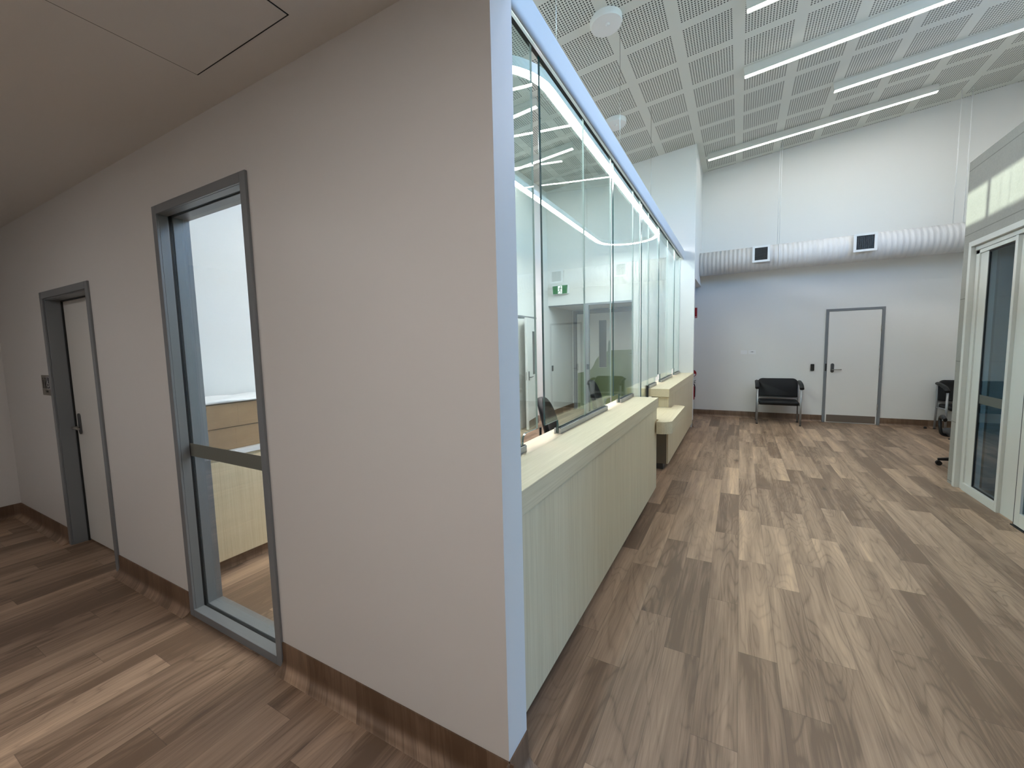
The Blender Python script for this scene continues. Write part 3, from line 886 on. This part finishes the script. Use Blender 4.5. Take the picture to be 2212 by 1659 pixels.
# head rail: hollow white beam with rounded lower corner, lip and black glazing slot
hr = thing('head_rail', 'long white head rail beam along the top of the counter glass', 'rail', (-0.95, 4.7, 3.08))
bm = BM()
xf, zt_ = -0.900, 3.186
prof = [(xf - .006, zt_), (xf - .002, zt_ - .002), (xf, zt_ - .006), (xf, 3.060)]
for i in range(1, 13):
    t = i / 12 * math.pi / 2
    prof.append((xf - .022 + .022 * math.cos(t), 3.060 - .026 * math.sin(t)))
prof += [(xf - .024, 3.036), (-0.934, 3.048), (-0.957, 3.064), (-0.957, 3.115), (-1.0, 3.115), (-1.0, 3.104), (-1.004, 3.104), (-1.004, zt_)]
add_prism(bm, prof, 'y', Y1B + .002, YB - .002)
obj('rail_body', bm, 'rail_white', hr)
bm = BM(); add_box(bm, -0.9995, -0.9575, Y1B + .003, YB - .003, 3.106, 3.1148); obj('glazing_slot', bm, 'gasket', hr)
bm = BM(); add_box(bm, XG + .002, -0.9575, Y1B + .003, YB - .003, 3.070, 3.106); add_box(bm, -0.9995, XG - GT - .002, Y1B + .003, YB - .003, 3.098, 3.106); obj('seal', bm, 'gasket', hr)

# ------------------------------------------------------------------ ceiling mounted linear lights (follow the sloped ceiling)
SL = math.atan(0.0903)
def linear(label, x0, x1, y, group='linear ceiling lights', lamp='tube_light'):
    xm = (x0 + x1) / 2; L = (x1 - x0) / math.cos(SL)
    t = thing('linear_light', label, 'ceiling light', (xm, y, ceil_z(xm)), group=group)
    t.rotation_euler = (0, -SL, 0)
    bm = BM(); add_box(bm, -L / 2, L / 2, -.031, .031, -.107, -.001, .0015); obj('housing', bm, 'alu_paint', t, world=False)
    bm = BM(); add_box(bm, -L / 2 + .004, L / 2 - .004, -.0285, .0285, -.1105, -.1072); obj('diffuser', bm, lamp, t, world=False)
    for s in (-1, 1):
        bm = BM(); add_box(bm, s * L / 2, s * (L / 2 + .004), -.031, .031, -.109, -.001); obj('end_cap', bm, 'alu_paint', t, world=False)
    return t
linear('white linear ceiling light closest to the round smoke detector', -0.02, 3.0, 5.215)
linear('white linear ceiling light second in the row of long ceiling strips', -0.03, 3.0, 6.42)
linear('white linear ceiling light starting further along than the others', 1.08, 3.88, 7.64)
linear('white linear ceiling light above the exposed air duct', -0.59, 2.47, 8.72, lamp='tube_light_dimmed')
linear('white linear ceiling light over the waiting room in line with the entrance door', 0.6, 3.6, 3.95)  # out-of-view strip added to light the near part of the hall
linear('white linear ceiling light over the waiting room nearest the corridor', 0.6, 3.6, 2.4)  # second out-of-view strip, also added for near hall light
linear('short white linear light over the office in line with the round smoke detector', -3.52, -2.44, 5.26)
linear('short white linear light deeper in the office above the desks', -3.52, -2.44, 6.62)
linear('short white linear light over the office near the corridor wall', -3.45, -2.44, 2.6)

# racetrack pendant in the office
pd = thing('pendant_light', 'large white racetrack ring pendant glowing over the reception office', 'pendant light', (-1.69, 4.95, 3.30))
def racetrack(cx, ya, yb, r, n=20):
    pts = []
    for i in range(n + 1):
        t = math.pi + math.pi * i / n; pts.append((cx + r * math.cos(t), ya + r * math.sin(t)))
    for i in range(n + 1):
        t = math.pi * i / n; pts.append((cx + r * math.cos(t), yb + r * math.sin(t)))
    return pts
def ring_band(bm, ro, ri, z0, z1, cx=-1.69, ya=2.80, yb=7.10):
    A, B = racetrack(cx, ya, yb, ro), racetrack(cx, ya, yb, ri)
    n = len(A); V = []
    for (px, py), (qx, qy) in zip(A, B):
        V.append([bm.verts.new(c) for c in ((px, py, z0), (px, py, z1), (qx, qy, z1), (qx, qy, z0))])
    for i in range(n):
        a, b = V[i], V[(i + 1) % n]
        for k in range(4): bm.faces.new((a[k], a[(k + 1) % 4], b[(k + 1) % 4], b[k]))
bm = BM(); ring_band(bm, .525, .455, 3.312, 3.375); smooth_by_angle(obj('ring_body', bm, 'alu_paint', pd), 30)
bm = BM(); ring_band(bm, .523, .457, 3.308, 3.3115); smooth_by_angle(obj('diffuser', bm, 'ring_light', pd), 30)
for x in (-1.20, -2.18):
    for y in (2.95, 4.75, 6.55):
        bm = BM(); add_cyl(bm, (x, y, 3.375), (x, y, ceil_z(x)), .0022, 6); obj('suspension_wire', bm, 'steel', pd)

# smoke detectors
def detector(label, x, y, r):
    t = thing('smoke_detector', label, 'detector', (x, y, ceil_z(x)), group='white ceiling detectors')
    t.rotation_euler = (0, -SL, 0)
    bm = BM(); add_lathe(bm, [(r, 0), (r, -.045), (r - .008, -.062), (r - .02, -.066), (.02, -.068)]); o = obj('cover', bm, 'satin_white', t, world=False); smooth_by_angle(o, 35)
    bm = BM(); add_lathe(bm, [(.022, -.066), (.022, -.078), (.012, -.084)], c=(.02, -.02, 0), seg=14); obj('sensor', bm, 'satin_white', t, world=False)
detector('round white ceiling detector in full view between the perforated panels', -1.30, 4.56, .165)
detector('round white ceiling detector peeking over the head rail', -1.72, 6.50, .165)

# ------------------------------------------------------------------ exposed spiral duct
DY, DZ, DR = 9.20, 3.085, .224
du = thing('air_duct', 'exposed white spiral air duct along the far wall', 'duct', (1.0, DY, DZ))
bm = BM(); add_cyl(bm, (-0.729, DY, DZ), (3.89, DY, DZ), DR, 48); obj('duct_body', bm, 'duct_white', du)
bm = BM(); add_cyl(bm, (.578, DY, DZ), (.592, DY, DZ), DR + .004, 48); obj('joint_band', bm, 'duct_white', du)
for xc, w_ in ((0.305, .275), (1.775, .305)):
    g = BM(); h2 = .148; yf = DY - DR - .055
    rect_frame(g, 'y', yf - .008, yf, xc - w_ / 2, xc + w_ / 2, DZ + .04 - h2, DZ + .04 + h2, .038)
    gr = obj('grille', g, 'satin_white', du)
    g = BM(); rect_frame(g, 'y', yf, DY - .12, xc - w_ / 2 + .012, xc + w_ / 2 - .012, DZ + .04 - h2 + .012, DZ + .04 + h2 - .012, .01); obj('grille_neck', g, 'satin_white', gr)
    g = BM(); add_box(g, xc - w_ / 2 + .037, xc + w_ / 2 - .037, yf + .012, yf + .02, DZ + .04 - h2 + .037, DZ + .04 + h2 - .037); obj('core', g, 'black', gr)
    g = BM()
    nx = 9
    for i in range(1, nx):
        x = xc - w_ / 2 + .038 + (w_ - .076) * i / nx
        add_box(g, x - .0012, x + .0012, yf - .002, yf + .012, DZ + .04 - h2 + .038, DZ + .04 + h2 - .038)
    for i in range(1, 11):
        z = DZ + .04 - h2 + .038 + (2 * h2 - .076) * i / 11
        add_box(g, xc - w_ / 2 + .038, xc + w_ / 2 - .038, yf, yf + .01, z - .0012, z + .0012)
    obj('grille_mesh', g, 'steel_dark', gr)
for xx in (.565, .595, 2.89, 3.01):
    bm = BM(); add_cyl(bm, (xx, DY, DZ + DR - .01), (xx, DY, ceil_z(xx) - .002), .006, 8); obj('hanger_rod', bm, 'satin_white', du)

# ------------------------------------------------------------------ signs and small wall things
ex = thing('exit_sign', 'green EXIT running figure sign box on the white wall over the alcove', 'sign', (-3.27, YB, 2.62))
bm = BM(); add_prism(bm, rrect(-3.452, -3.088, 2.605, 2.797, .02), 'y', YB - .06, YB - .001); obj('sign_box', bm, 'satin_white', ex)
bm = BM(); add_prism(bm, [(-3.435, 2.775), (-3.105, 2.78), (-3.118, 2.612), (-3.422, 2.612)], 'y', YB - .0645, YB - .0605); fp = obj('sign_face', bm, 'sign_green', ex)
bm = BM(); add_prism(bm, [(-3.312, 2.618), (-3.222, 2.618), (-3.222, 2.772), (-3.312, 2.772)], 'y', YB - .0665, YB - .0648); obj('door_symbol', bm, 'sign_white', fp)
bm = BM()
def limb(bm, pts, w_, y0, y1):
    for (ax, az), (bx, bz) in zip(pts, pts[1:]):
        d = Vector((bx - ax, bz - az)); d.normalize(); nx, nz = -d.y * w_, d.x * w_
        add_prism(bm, [(ax + nx, az + nz), (bx + nx, bz + nz), (bx - nx, bz - nz), (ax - nx, az - nz)], 'y', y0, y1)
ya, yb_ = YB - .0685, YB - .0668
add_prism(bm, [(-3.252 + .012 * math.cos(i * math.pi / 6), 2.752 + .012 * math.sin(i * math.pi / 6)) for i in range(12)], 'y', ya, yb_)
limb(bm, [(-3.258, 2.738), (-3.270, 2.69)], .011, ya, yb_)
limb(bm, [(-3.260, 2.732), (-3.288, 2.725), (-3.298, 2.702)], .005, ya, yb_)
limb(bm, [(-3.256, 2.732), (-3.242, 2.708), (-3.226, 2.714)], .005, ya, yb_)
limb(bm, [(-3.268, 2.690), (-3.248, 2.662), (-3.246, 2.626)], .0065, ya, yb_)
limb(bm, [(-3.272, 2.690), (-3.286, 2.655), (-3.318, 2.650)], .0065, ya, yb_)
obj('running_figure', bm, 'green_sign', fp)

def plate(name, label, cat, x0, x1, z0, z1, mat, y=Y3, th=.013, r=.004, group=None):
    t = thing(name, label, cat, ((x0 + x1) / 2, y, z0), group=group)
    bm = BM(); add_prism(bm, rrect(x0, x1, z0, z1, r), 'y', y - th, y - .0005); obj('plate', bm, mat, t)
    return t
plate('blank_plate', 'blank white wall plate next to the double power outlet', 'wall plate', .022, .134, 1.292, 1.368, 'plastic_white')
gp = plate('power_outlet', 'white double power outlet above the black guest chair', 'outlet', .160, .286, 1.292, 1.368, 'plastic_white')
for xx in (.192, .254):
    bm = BM()
    for sx, a in ((-1, .5), (1, -.5)):
        c, s_ = math.cos(a), math.sin(a); px = xx + sx * .007; pz = 1.338
        add_prism(bm, [(px - .0012 * c - .005 * s_, pz + .0012 * s_ - .005 * c), (px + .0012 * c - .005 * s_, pz - .0012 * s_ - .005 * c), (px + .0012 * c + .005 * s_, pz - .0012 * s_ + .005 * c), (px - .0012 * c + .005 * s_, pz + .0012 * s_ + .005 * c)], 'y', Y3 - .0139, Y3 - .0131)
    add_box(bm, xx - .001, xx + .001, Y3 - .0139, Y3 - .0131, 1.318, 1.328)
    obj('socket', bm, 'steel_dark', gp)
for xx in (.214, .232):
    bm = BM(); add_box(bm, xx - .006, xx + .006, Y3 - .0165, Y3 - .0131, 1.328, 1.344); obj('switch', bm, 'steel_dark', gp)
cr = thing('card_reader', 'small black card reader on the far wall beside the flush door', 'card reader', (1.21, Y3, .97))
bm = BM(); add_prism(bm, rrect(1.184, 1.240, .967, 1.092, .008), 'y', Y3 - .02, Y3 - .0005); obj('reader_body', bm, 'black', cr)
bm = BM(); add_box(bm, 1.205, 1.219, Y3 - .0205, Y3 - .0199, .978, .986); obj('indicator', bm, 'steel_dark', cr)
c2 = thing('card_reader', 'small dark card reader on the alcove side wall behind the glass', 'card reader', (XOL, 8.30, 1.0))
bm = BM(); add_prism(bm, rrect(8.27, 8.33, 1.0, 1.12, .008), 'x', XOL + .0005, XOL + .02); obj('reader_body', bm, 'black', c2)

fs = plate('fire_sign', 'red fire extinguisher location plate high beside the reception pier', 'sign', -1.05, -.795, 2.06, 2.275, 'red', th=.003)
bm = BM(); add_box(bm, -1.03, -.805, Y3 - .0038, Y3 - .0031, 2.078, 2.088); obj('white_line', bm, 'satin_white', fs)
fd2 = thing('fire_disc_sign', 'round red and white fire extinguisher disc beside the reception pier', 'sign', (-.868, Y3, .82))
circ = lambda cx_, cz_, r, a0=0, a1=2 * math.pi, n=28: [(cx_ + r * math.cos(a0 + (a1 - a0) * i / n), cz_ + r * math.sin(a0 + (a1 - a0) * i / n)) for i in range(n + (0 if a1 - a0 > 6.2 else 1))]
bm = BM(); add_prism(bm, circ(-.868, .895, .078), 'y', Y3 - .003, Y3 - .0005); obj('disc', bm, 'red', fd2)
bm = BM(); add_prism(bm, circ(-.868, .885, .06, math.pi, 2 * math.pi), 'y', Y3 - .004, Y3 - .0031); obj('white_band', bm, 'satin_white', fd2)
fe = thing('fire_extinguisher', 'red fire extinguisher hung on the far wall behind the reception pier', 'fire extinguisher', (-.885, Y3 - .09, .32))
bm = BM(); add_lathe(bm, [(.05, .34), (.068, .345), (.072, .36), (.072, .60), (.06, .635), (.03, .655), (.025, .67)], c=(-.885, Y3 - .09, 0)); obj('cylinder', bm, 'red', fe)
bm = BM(); add_cyl(bm, (-.885, Y3 - .09, .67), (-.885, Y3 - .09, .70), .022); add_box(bm, -.895, -.80, Y3 - .10, Y3 - .08, .70, .712, .002); add_tube(bm, [(-.885, Y3 - .09, .715), (-.82, Y3 - .09, .735), (-.795, Y3 - .09, .755)], .006); obj('valve', bm, 'black', fe)
bm = BM(); add_tube(bm, [(-.885, Y3 - .09, .685), (-.825, Y3 - .09, .68), (-.805, Y3 - .09, .62), (-.808, Y3 - .09, .40)], .009, 10, .04); obj('hose', bm, 'black_soft', fe)
bm = BM(); add_box(bm, -.905, -.865, Y3 - .018, Y3 - .0005, .55, .68); obj('bracket', bm, 'steel_dark', fe)

# toilet sign
ts = thing('toilet_sign', 'small grey braille toilet sign beside the corridor door frame', 'sign', (-4.945, Y1, 1.235))
bm = BM(); add_prism(bm, rrect(-5.055, -4.835, 1.235, 1.40, .008), 'y', Y1 - .004, Y1 - .0005); obj('sign_plate', bm, 'sign_plate', ts)
YS0, YS1 = Y1 - .0052, Y1 - .0041
for cx_ in (-5.015, -4.965):
    bm = BM()
    add_prism(bm, circ(cx_, 1.372, .008, n=14), 'y', YS0, YS1)
    if cx_ < -5: add_prism(bm, [(cx_ - .012, 1.362), (cx_ + .012, 1.362), (cx_ + .012, 1.325), (cx_ - .012, 1.325)], 'y', YS0, YS1)
    else: add_prism(bm, [(cx_ - .006, 1.362), (cx_ + .006, 1.362), (cx_ + .016, 1.322), (cx_ - .016, 1.322)], 'y', YS0, YS1)
    for s_ in (-1, 1): add_prism(bm, [(cx_ + s_ * .0015, 1.325), (cx_ + s_ * .008, 1.325), (cx_ + s_ * .008, 1.292), (cx_ + s_ * .0015, 1.292)], 'y', YS0, YS1)
    obj('pictogram', bm, 'ink', ts)
bm = BM(); add_box(bm, -4.935, -4.862, YS0, YS1, 1.287, 1.387); tile = obj('symbol_tile', bm, 'satin_white', ts)
bm = BM(); add_box(bm, -4.931, -4.866, YS0 - .0008, YS0 - .0001, 1.291, 1.383); obj('tile_field', bm, 'navy', tile)
bm = BM()
y0_, y1_ = YS0 - .0016, YS0 - .0009
add_prism(bm, circ(-4.904, 1.372, .006, n=12), 'y', y0_, y1_)
limb(bm, [(-4.904, 1.364), (-4.902, 1.335), (-4.884, 1.335), (-4.878, 1.308)], .0035, y0_, y1_)
limb(bm, [(-4.903, 1.350), (-4.887, 1.350)], .003, y0_, y1_)
limb(bm, [(-4.907, 1.345)] + [(-4.900 + .019 * math.cos(a), 1.322 + .019 * math.sin(a)) for a in [math.radians(d) for d in range(130, 350, 20)]], .0028, y0_, y1_)
obj('wheelchair_symbol', bm, 'satin_white', tile)
text('lettering', 'Toilet', .028, ts, (-4.945, Y1 - .0042, 1.268), (math.pi / 2, 0, 0), 'ink')
bm = BM()
for i, xx in enumerate([-4.99 + .008 * k for k in range(12)]):
    for k in range(3):
        if (i * 7 + k * 5) % 3: add_cyl(bm, (xx, Y1 - .0041, 1.246 + k * .003), (xx, Y1 - .0048, 1.246 + k * .003), .001, 6)
obj('braille', bm, 'sign_plate', ts)

# ceiling access hatch in the corridor
ah = thing('access_panel', 'flush square access hatch in the low corridor ceiling', 'access panel', (-1.66, .66, ZCC))
bm = BM(); add_box(bm, -1.957, -1.363, .366, .958, ZCC - .003, ZCC - .0005, .001); obj('hatch_lid', bm, 'ceiling_paint', ah)
bm = BM()
for b_ in ((-1.962, -1.957, .361, .963), (-1.363, -1.358, .361, .963), (-1.957, -1.363, .958, .963), (-1.957, -1.363, .361, .366)): add_box(bm, b_[0], b_[1], b_[2], b_[3], ZCC - .0012, ZCC - .0004)
obj('hatch_gap', bm, 'gasket', ah)

# assumed corridor panels, out of view, added to brighten the corridor wall
def assumed_panel(label, x, y, a, b):
    cl = thing('troffer_light', label, 'ceiling light', (x, y, ZCC), group='recessed corridor lights')
    bm = BM()
    for b_ in ((x - a - .02, x - a, y - b - .02, y + b + .02), (x + a, x + a + .02, y - b - .02, y + b + .02), (x - a, x + a, y - b - .02, y - b), (x - a, x + a, y + b, y + b + .02)): add_box(bm, b_[0], b_[1], b_[2], b_[3], ZCC - .012, ZCC - .0005)
    obj('trim_frame', bm, 'satin_white', cl)
    bm = BM(); add_box(bm, x - a, x + a, y - b, y + b, ZCC - .008, ZCC - .0005); obj('diffuser', bm, 'panel_light', cl)
assumed_panel('flat square recessed light in the corridor ceiling at the open end', -.5, -.65, .3, .3)
assumed_panel('flat square recessed light in the corridor ceiling towards the toilet door', -3.7, -.75, .2, .2)

# door stop
ds = thing('door_stop', 'tiny black door stop on the floor by the second guest chair', 'door stop', (2.80, 9.44, 0))
bm = BM(); add_lathe(bm, [(.022, 0), (.022, .012), (.017, .03), (.010, .036)], c=(2.80, 9.44, 0), seg=16); obj('stop_body', bm, 'black_soft', ds)

# ------------------------------------------------------------------ storage cabinet with boxes seen through the corridor window
cb = thing('storage_cabinet', 'pale oak base cabinet with white benchtop behind the corridor window', 'cabinet', (-3.34, 1.9, 0))
bm = BM(); add_box(bm, XOL + .003, -3.135, 1.26, 2.45, .10, .822, .001); obj('cabinet_body', bm, 'laminate_up', cb)
bm = BM(); add_box(bm, XOL + .003, -3.115, 1.25, 2.46, .822, .858, .003); obj('benchtop', bm, 'bench_white', cb)
bm = BM(); add_box(bm, -3.135, -3.118, 1.262, 2.448, .102, .800, .001); obj('door', bm, 'laminate_up', cb)
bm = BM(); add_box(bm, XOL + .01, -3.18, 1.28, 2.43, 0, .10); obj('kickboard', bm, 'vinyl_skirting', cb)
def carton(label, z0, z1, dy, dx):
    t = thing('cardboard_box', label, 'box', (-3.35, 1.8 + dy, z0), group='cartons on the white benchtop')
    bm = BM(); add_box(bm, -3.54 + dx, -3.16 + dx, 1.28 + dy, 2.30 + dy, z0, z1, .004); obj('carton_body', bm, 'cardboard', t)
    bm = BM(); add_box(bm, -3.1598 + dx, -3.159 + dx, 1.60 + dy, 1.605 + dy, z0 + .01, z1 - .01); obj('tape_seam', bm, 'cardboard', t)
carton('brown carton resting directly on the white benchtop', .859, 1.020, .0, .0)
carton('brown carton on top of the lower carton under the white foam', 1.0215, 1.190, .02, .008)
fo = thing('foam_sheet', 'white padded foam sheet lying on the upper brown carton', 'foam sheet', (-3.35, 1.8, 1.19))
bm = BM()
nx_, ny_ = 6, 16
import_rows = []
for j in range(ny_ + 1):
    row = []
    for i in range(nx_ + 1):
        x = -3.54 + .41 * i / nx_; y = 1.28 + 1.02 * j / ny_
        z = 1.218 + .012 * math.sin(j * 1.3 + i) * math.sin(i * .9) + .006 * random.random()
        row.append(bm.verts.new((x, y, z)))
    import_rows.append(row)
for j in range(ny_):
    for i in range(nx_): bm.faces.new((import_rows[j][i], import_rows[j][i + 1], import_rows[j + 1][i + 1], import_rows[j + 1][i]))
r = bmesh.ops.extrude_face_region(bm, geom=list(bm.faces))
for e in r['geom']:
    if isinstance(e, bmesh.types.BMVert): e.co.z = 1.1925 if True else 0
o = obj('foam_body', bm, 'foam_white', fo, smooth=True); subsurf(o, 1)

# ------------------------------------------------------------------ guest chairs
def guest_chair(label, x, y, rz=0.0):
    """wide padded armchair, faces -y; origin on the floor at the middle of the legs"""
    t = thing('guest_chair', label, 'chair', (x, y, 0), rz, 'wide black guest chairs')
    for s in (-1, 1):
        bm = BM(); add_tube(bm, [(s * .337, -.205, .012), (s * .337, -.205, .655)], .016, 12); g = obj('leg', bm, 'chair_tube', t, world=False)
        bm = BM(); add_cyl(bm, (s * .337, -.205, 0), (s * .337, -.205, .014), .018, 12); obj('foot_cap', bm, 'black', g, world=False)
        bm = BM(); add_tube(bm, [(s * .335, .215, .012), (s * .33, .20, .40), (s * .325, .225, .77)], .015, 12, .1); g = obj('leg', bm, 'chair_tube', t, world=False)
        bm = BM(); add_cyl(bm, (s * .335, .215, 0), (s * .335, .215, .014), .018, 12); obj('foot_cap', bm, 'black', g, world=False)
        bm = BM(); add_tube(bm, [(s * .337, -.205, .655), (s * .337, -.15, .70), (s * .325, .225, .765)], .013, 10, .05); obj('arm_tube', bm, 'chair_tube', t, world=False)
        bm = BM(); add_tube(bm, [(s * .342, .17, .775), (s * .344, -.02, .758), (s * .344, -.14, .735), (s * .344, -.225, .675)], .026, 12, .10, rx=.034); obj('arm_pad', bm, 'black_soft', t, world=False)
        bm = BM(); add_tube(bm, [(s * .337, -.205, .385), (s * .333, .205, .375)], .012, 10); obj('side_rail', bm, 'chair_tube', t, world=False)
    bm = BM(); add_tube(bm, [(-.337, -.20, .375), (.337, -.20, .375)], .012, 10); obj('seat_rail', bm, 'chair_tube', t, world=False)
    bm = BM(); add_box(bm, -.32, .32, .195, .215, .455, .485, .004); obj('back_rail', bm, 'chair_tube', t, world=False)
    bm = BM(); add_box(bm, -.315, .315, -.235, .20, .365, .440, .032, 4)
    for v in bm.verts:
        if v.co.z > .41: v.co.z += .010 * (1 - (v.co.x / .32) ** 2)
    o = obj('seat', bm, 'vinyl_black', t, world=False, smooth=True)
    # padded back, lower corners square, upper corners round, slightly curved
    bm = BM()
    poly = rrect(-.322, .322, .487, .828, .075, 8, (0, 0, 1, 1))
    add_prism(bm, poly, 'y', -.028, .028)
    es = [e for e in bm.edges if abs(e.verts[0].co.y - e.verts[1].co.y) < 1e-6]
    bmesh.ops.bevel(bm, geom=es, offset=.018, segments=4, affect='EDGES', profile=.5)
    for v in bm.verts:
        k = (v.co.z - .487) / .34
        v.co.y += .195 + .05 * k + .035 * (1 - (v.co.x / .322) ** 2) - .02
    o = obj('backrest', bm, 'vinyl_black', t, world=False); smooth_by_angle(o, 50)
    return t
guest_chair('wide black padded guest chair with grey tube frame under the power outlet', .652, 9.135)
guest_chair('wide black padded guest chair partly hidden behind the block wall', 3.25, 9.235)

# ------------------------------------------------------------------ swivel task chairs
def task_chair(label, x, y, rz, arms=False, hs=0.47):
    """faces +x in its own frame"""
    t = thing('task_chair', label, 'chair', (x, y, 0), rz, 'black swivel task chairs')
    for k in range(5):
        a = 2 * math.pi * k / 5 + .3; c, s_ = math.cos(a), math.sin(a)
        bm = BM()
        P = lambda r, w, z: [(r * c - w * s_, r * s_ + w * c, z), (r * c + w * s_, r * s_ - w * c, z)]
        A = [bm.verts.new(p) for p in P(.03, .03, .135) + P(.03, .03, .085)]; B = [bm.verts.new(p) for p in P(.30, .016, .085) + P(.30, .016, .060)]
        for q in ((A[0], A[1], B[1], B[0]), (A[2], B[2], B[3], A[3]), (A[0], B[0], B[2], A[2]), (A[1], A[3], B[3], B[1]), (A[0], A[2], A[3], A[1]), (B[0], B[1], B[3], B[2])): bm.faces.new(q)
        g = obj('base_arm', bm, 'black', t, world=False)
        bm = BM()
        for off in (-.014, .014):
            add_cyl(bm, (.29 * c - (off - .008) * s_, .29 * s_ + (off - .008) * c, .028), (.29 * c - (off + .008) * s_, .29 * s_ + (off + .008) * c, .028), .028, 16)
        add_cyl(bm, (.29 * c, .29 * s_, .03), (.29 * c, .29 * s_, .066), .008, 8)
        obj('castor', bm, 'black', g, world=False)
    bm = BM(); add_cyl(bm, (0, 0, .06), (0, 0, .14), .045, 18); add_cyl(bm, (0, 0, .13), (0, 0, hs - .10), .026, 16); add_cyl(bm, (0, 0, hs - .14), (0, 0, hs - .06), .018, 14); obj('gas_stem', bm, 'black', t, world=False)
    bm = BM(); add_box(bm, -.12, .12, -.09, .09, hs - .085, hs - .045, .01); add_tube(bm, [(.02, .09, hs - .07), (.02, .22, hs - .075)], .007, 8); obj('tilt_mechanism', bm, 'black', t, world=False)
    bm = BM(); add_box(bm, -.23, .24, -.24, .24, hs - .045, hs + .04, .04, 4)
    for v in bm.verts:
        if v.co.z > hs + .01: v.co.z += .012 * (1 - (v.co.y / .24) ** 2) - .02 * max(0, v.co.x / .24) ** 3
    obj('seat', bm, 'black_soft', t, world=False, smooth=True)
    # back: tall rounded pad, wider at mid height, curved around the sitter
    bm = BM(); n = 10; rows = []
    prof = [(.0, .17), (.10, .205), (.22, .22), (.34, .21), (.43, .175), (.49, .12), (.515, .05)]
    for (hh, hw) in prof:
        for th in (0,): pass
        ring = []
        for i in range(n + 1):
            u = -1 + 2 * i / n; yy = hw * u
            xx = -.235 - .10 * (hh - .1) * .9 + .06 * (u * hw / .22) ** 2 + .03 * math.cos(hh * 6)
            ring.append((xx, yy, hs + .06 + hh))
        rows.append(ring)
    F = [[bm.verts.new((x_ + .025, y_, z_)) for x_, y_, z_ in r] for r in rows]; Bk = [[bm.verts.new((x_ - .035, y_, z_)) for x_, y_, z_ in r] for r in rows]
    m = len(rows)
    for j in range(m - 1):
        for i in range(n):
            bm.faces.new((F[j][i], F[j][i + 1], F[j + 1][i + 1], F[j + 1][i])); bm.faces.new((Bk[j][i], Bk[j + 1][i], Bk[j + 1][i + 1], Bk[j][i + 1]))
        bm.faces.new((F[j][0], F[j + 1][0], Bk[j + 1][0], Bk[j][0])); bm.faces.new((F[j][n], Bk[j][n], Bk[j + 1][n], F[j + 1][n]))
    for i in range(n):
        bm.faces.new((F[0][i], Bk[0][i], Bk[0][i + 1], F[0][i + 1])); bm.faces.new((F[-1][i], F[-1][i + 1], Bk[-1][i + 1], Bk[-1][i]))
    o = obj('backrest', bm, 'vinyl_black', t, world=False, smooth=True); subsurf(o, 2)
    bm = BM(); add_tube(bm, [(-.08, 0, hs - .06), (-.28, 0, hs - .05), (-.315, 0, hs + .06), (-.315, 0, hs + .25)], .012, 10, .06, rx=.03); obj('back_bar', bm, 'black', t, world=False)
    if arms:
        for s in (-1, 1):
            bm = BM(); add_tube(bm, [(.05, s * .20, hs - .04), (.05, s * .275, hs - .03), (.06, s * .285, hs + .05), (.10, s * .285, hs + .17), (-.02, s * .285, hs + .20), (-.12, s * .285, hs + .17)], .017, 10, .06, rx=.024)
            obj('armrest', bm, 'black', t, world=False)
    return t
task_chair('black swivel chair behind the long counter close to the first glass gap', -1.535, 4.0, math.radians(9), hs=.43)
task_chair('black swivel chair behind the long counter close to the writing ledge', -1.66, 6.02, math.radians(4), hs=.445)
task_chair('black swivel chair with loop arms half hidden by the block wall', 2.43, 6.72, math.radians(85), arms=True, hs=.40)

# wheelchair symbols etc. done; light portals help sampling through the window and porch openings
def portal(name, loc, rot, sx, sy):
    d = bpy.data.lights.new(name, 'AREA'); d.shape = 'RECTANGLE'; d.size = sx; d.size_y = sy; d.energy = 0.0
    d.cycles.is_portal = True
    o = bpy.data.objects.new(name, d); COL.objects.link(o); o.location = loc; o.rotation_euler = rot
portal('daylight_portal', (4.11, 3.8, 4.35), (0, math.radians(90), 0), 1.8, 4.8)
portal('daylight_portal_airlock', (4.10, 3.65, 1.25), (0, math.radians(90), 0), 2.4, 2.9)
portal('daylight_portal_porch', (4.11, 1.69, 1.6), (0, math.radians(90), 0), 3.2, .9)
portal('daylight_portal_office', (XOL - .21, 3.9, 4.37), (0, math.radians(-90), 0), .44, 4.0)
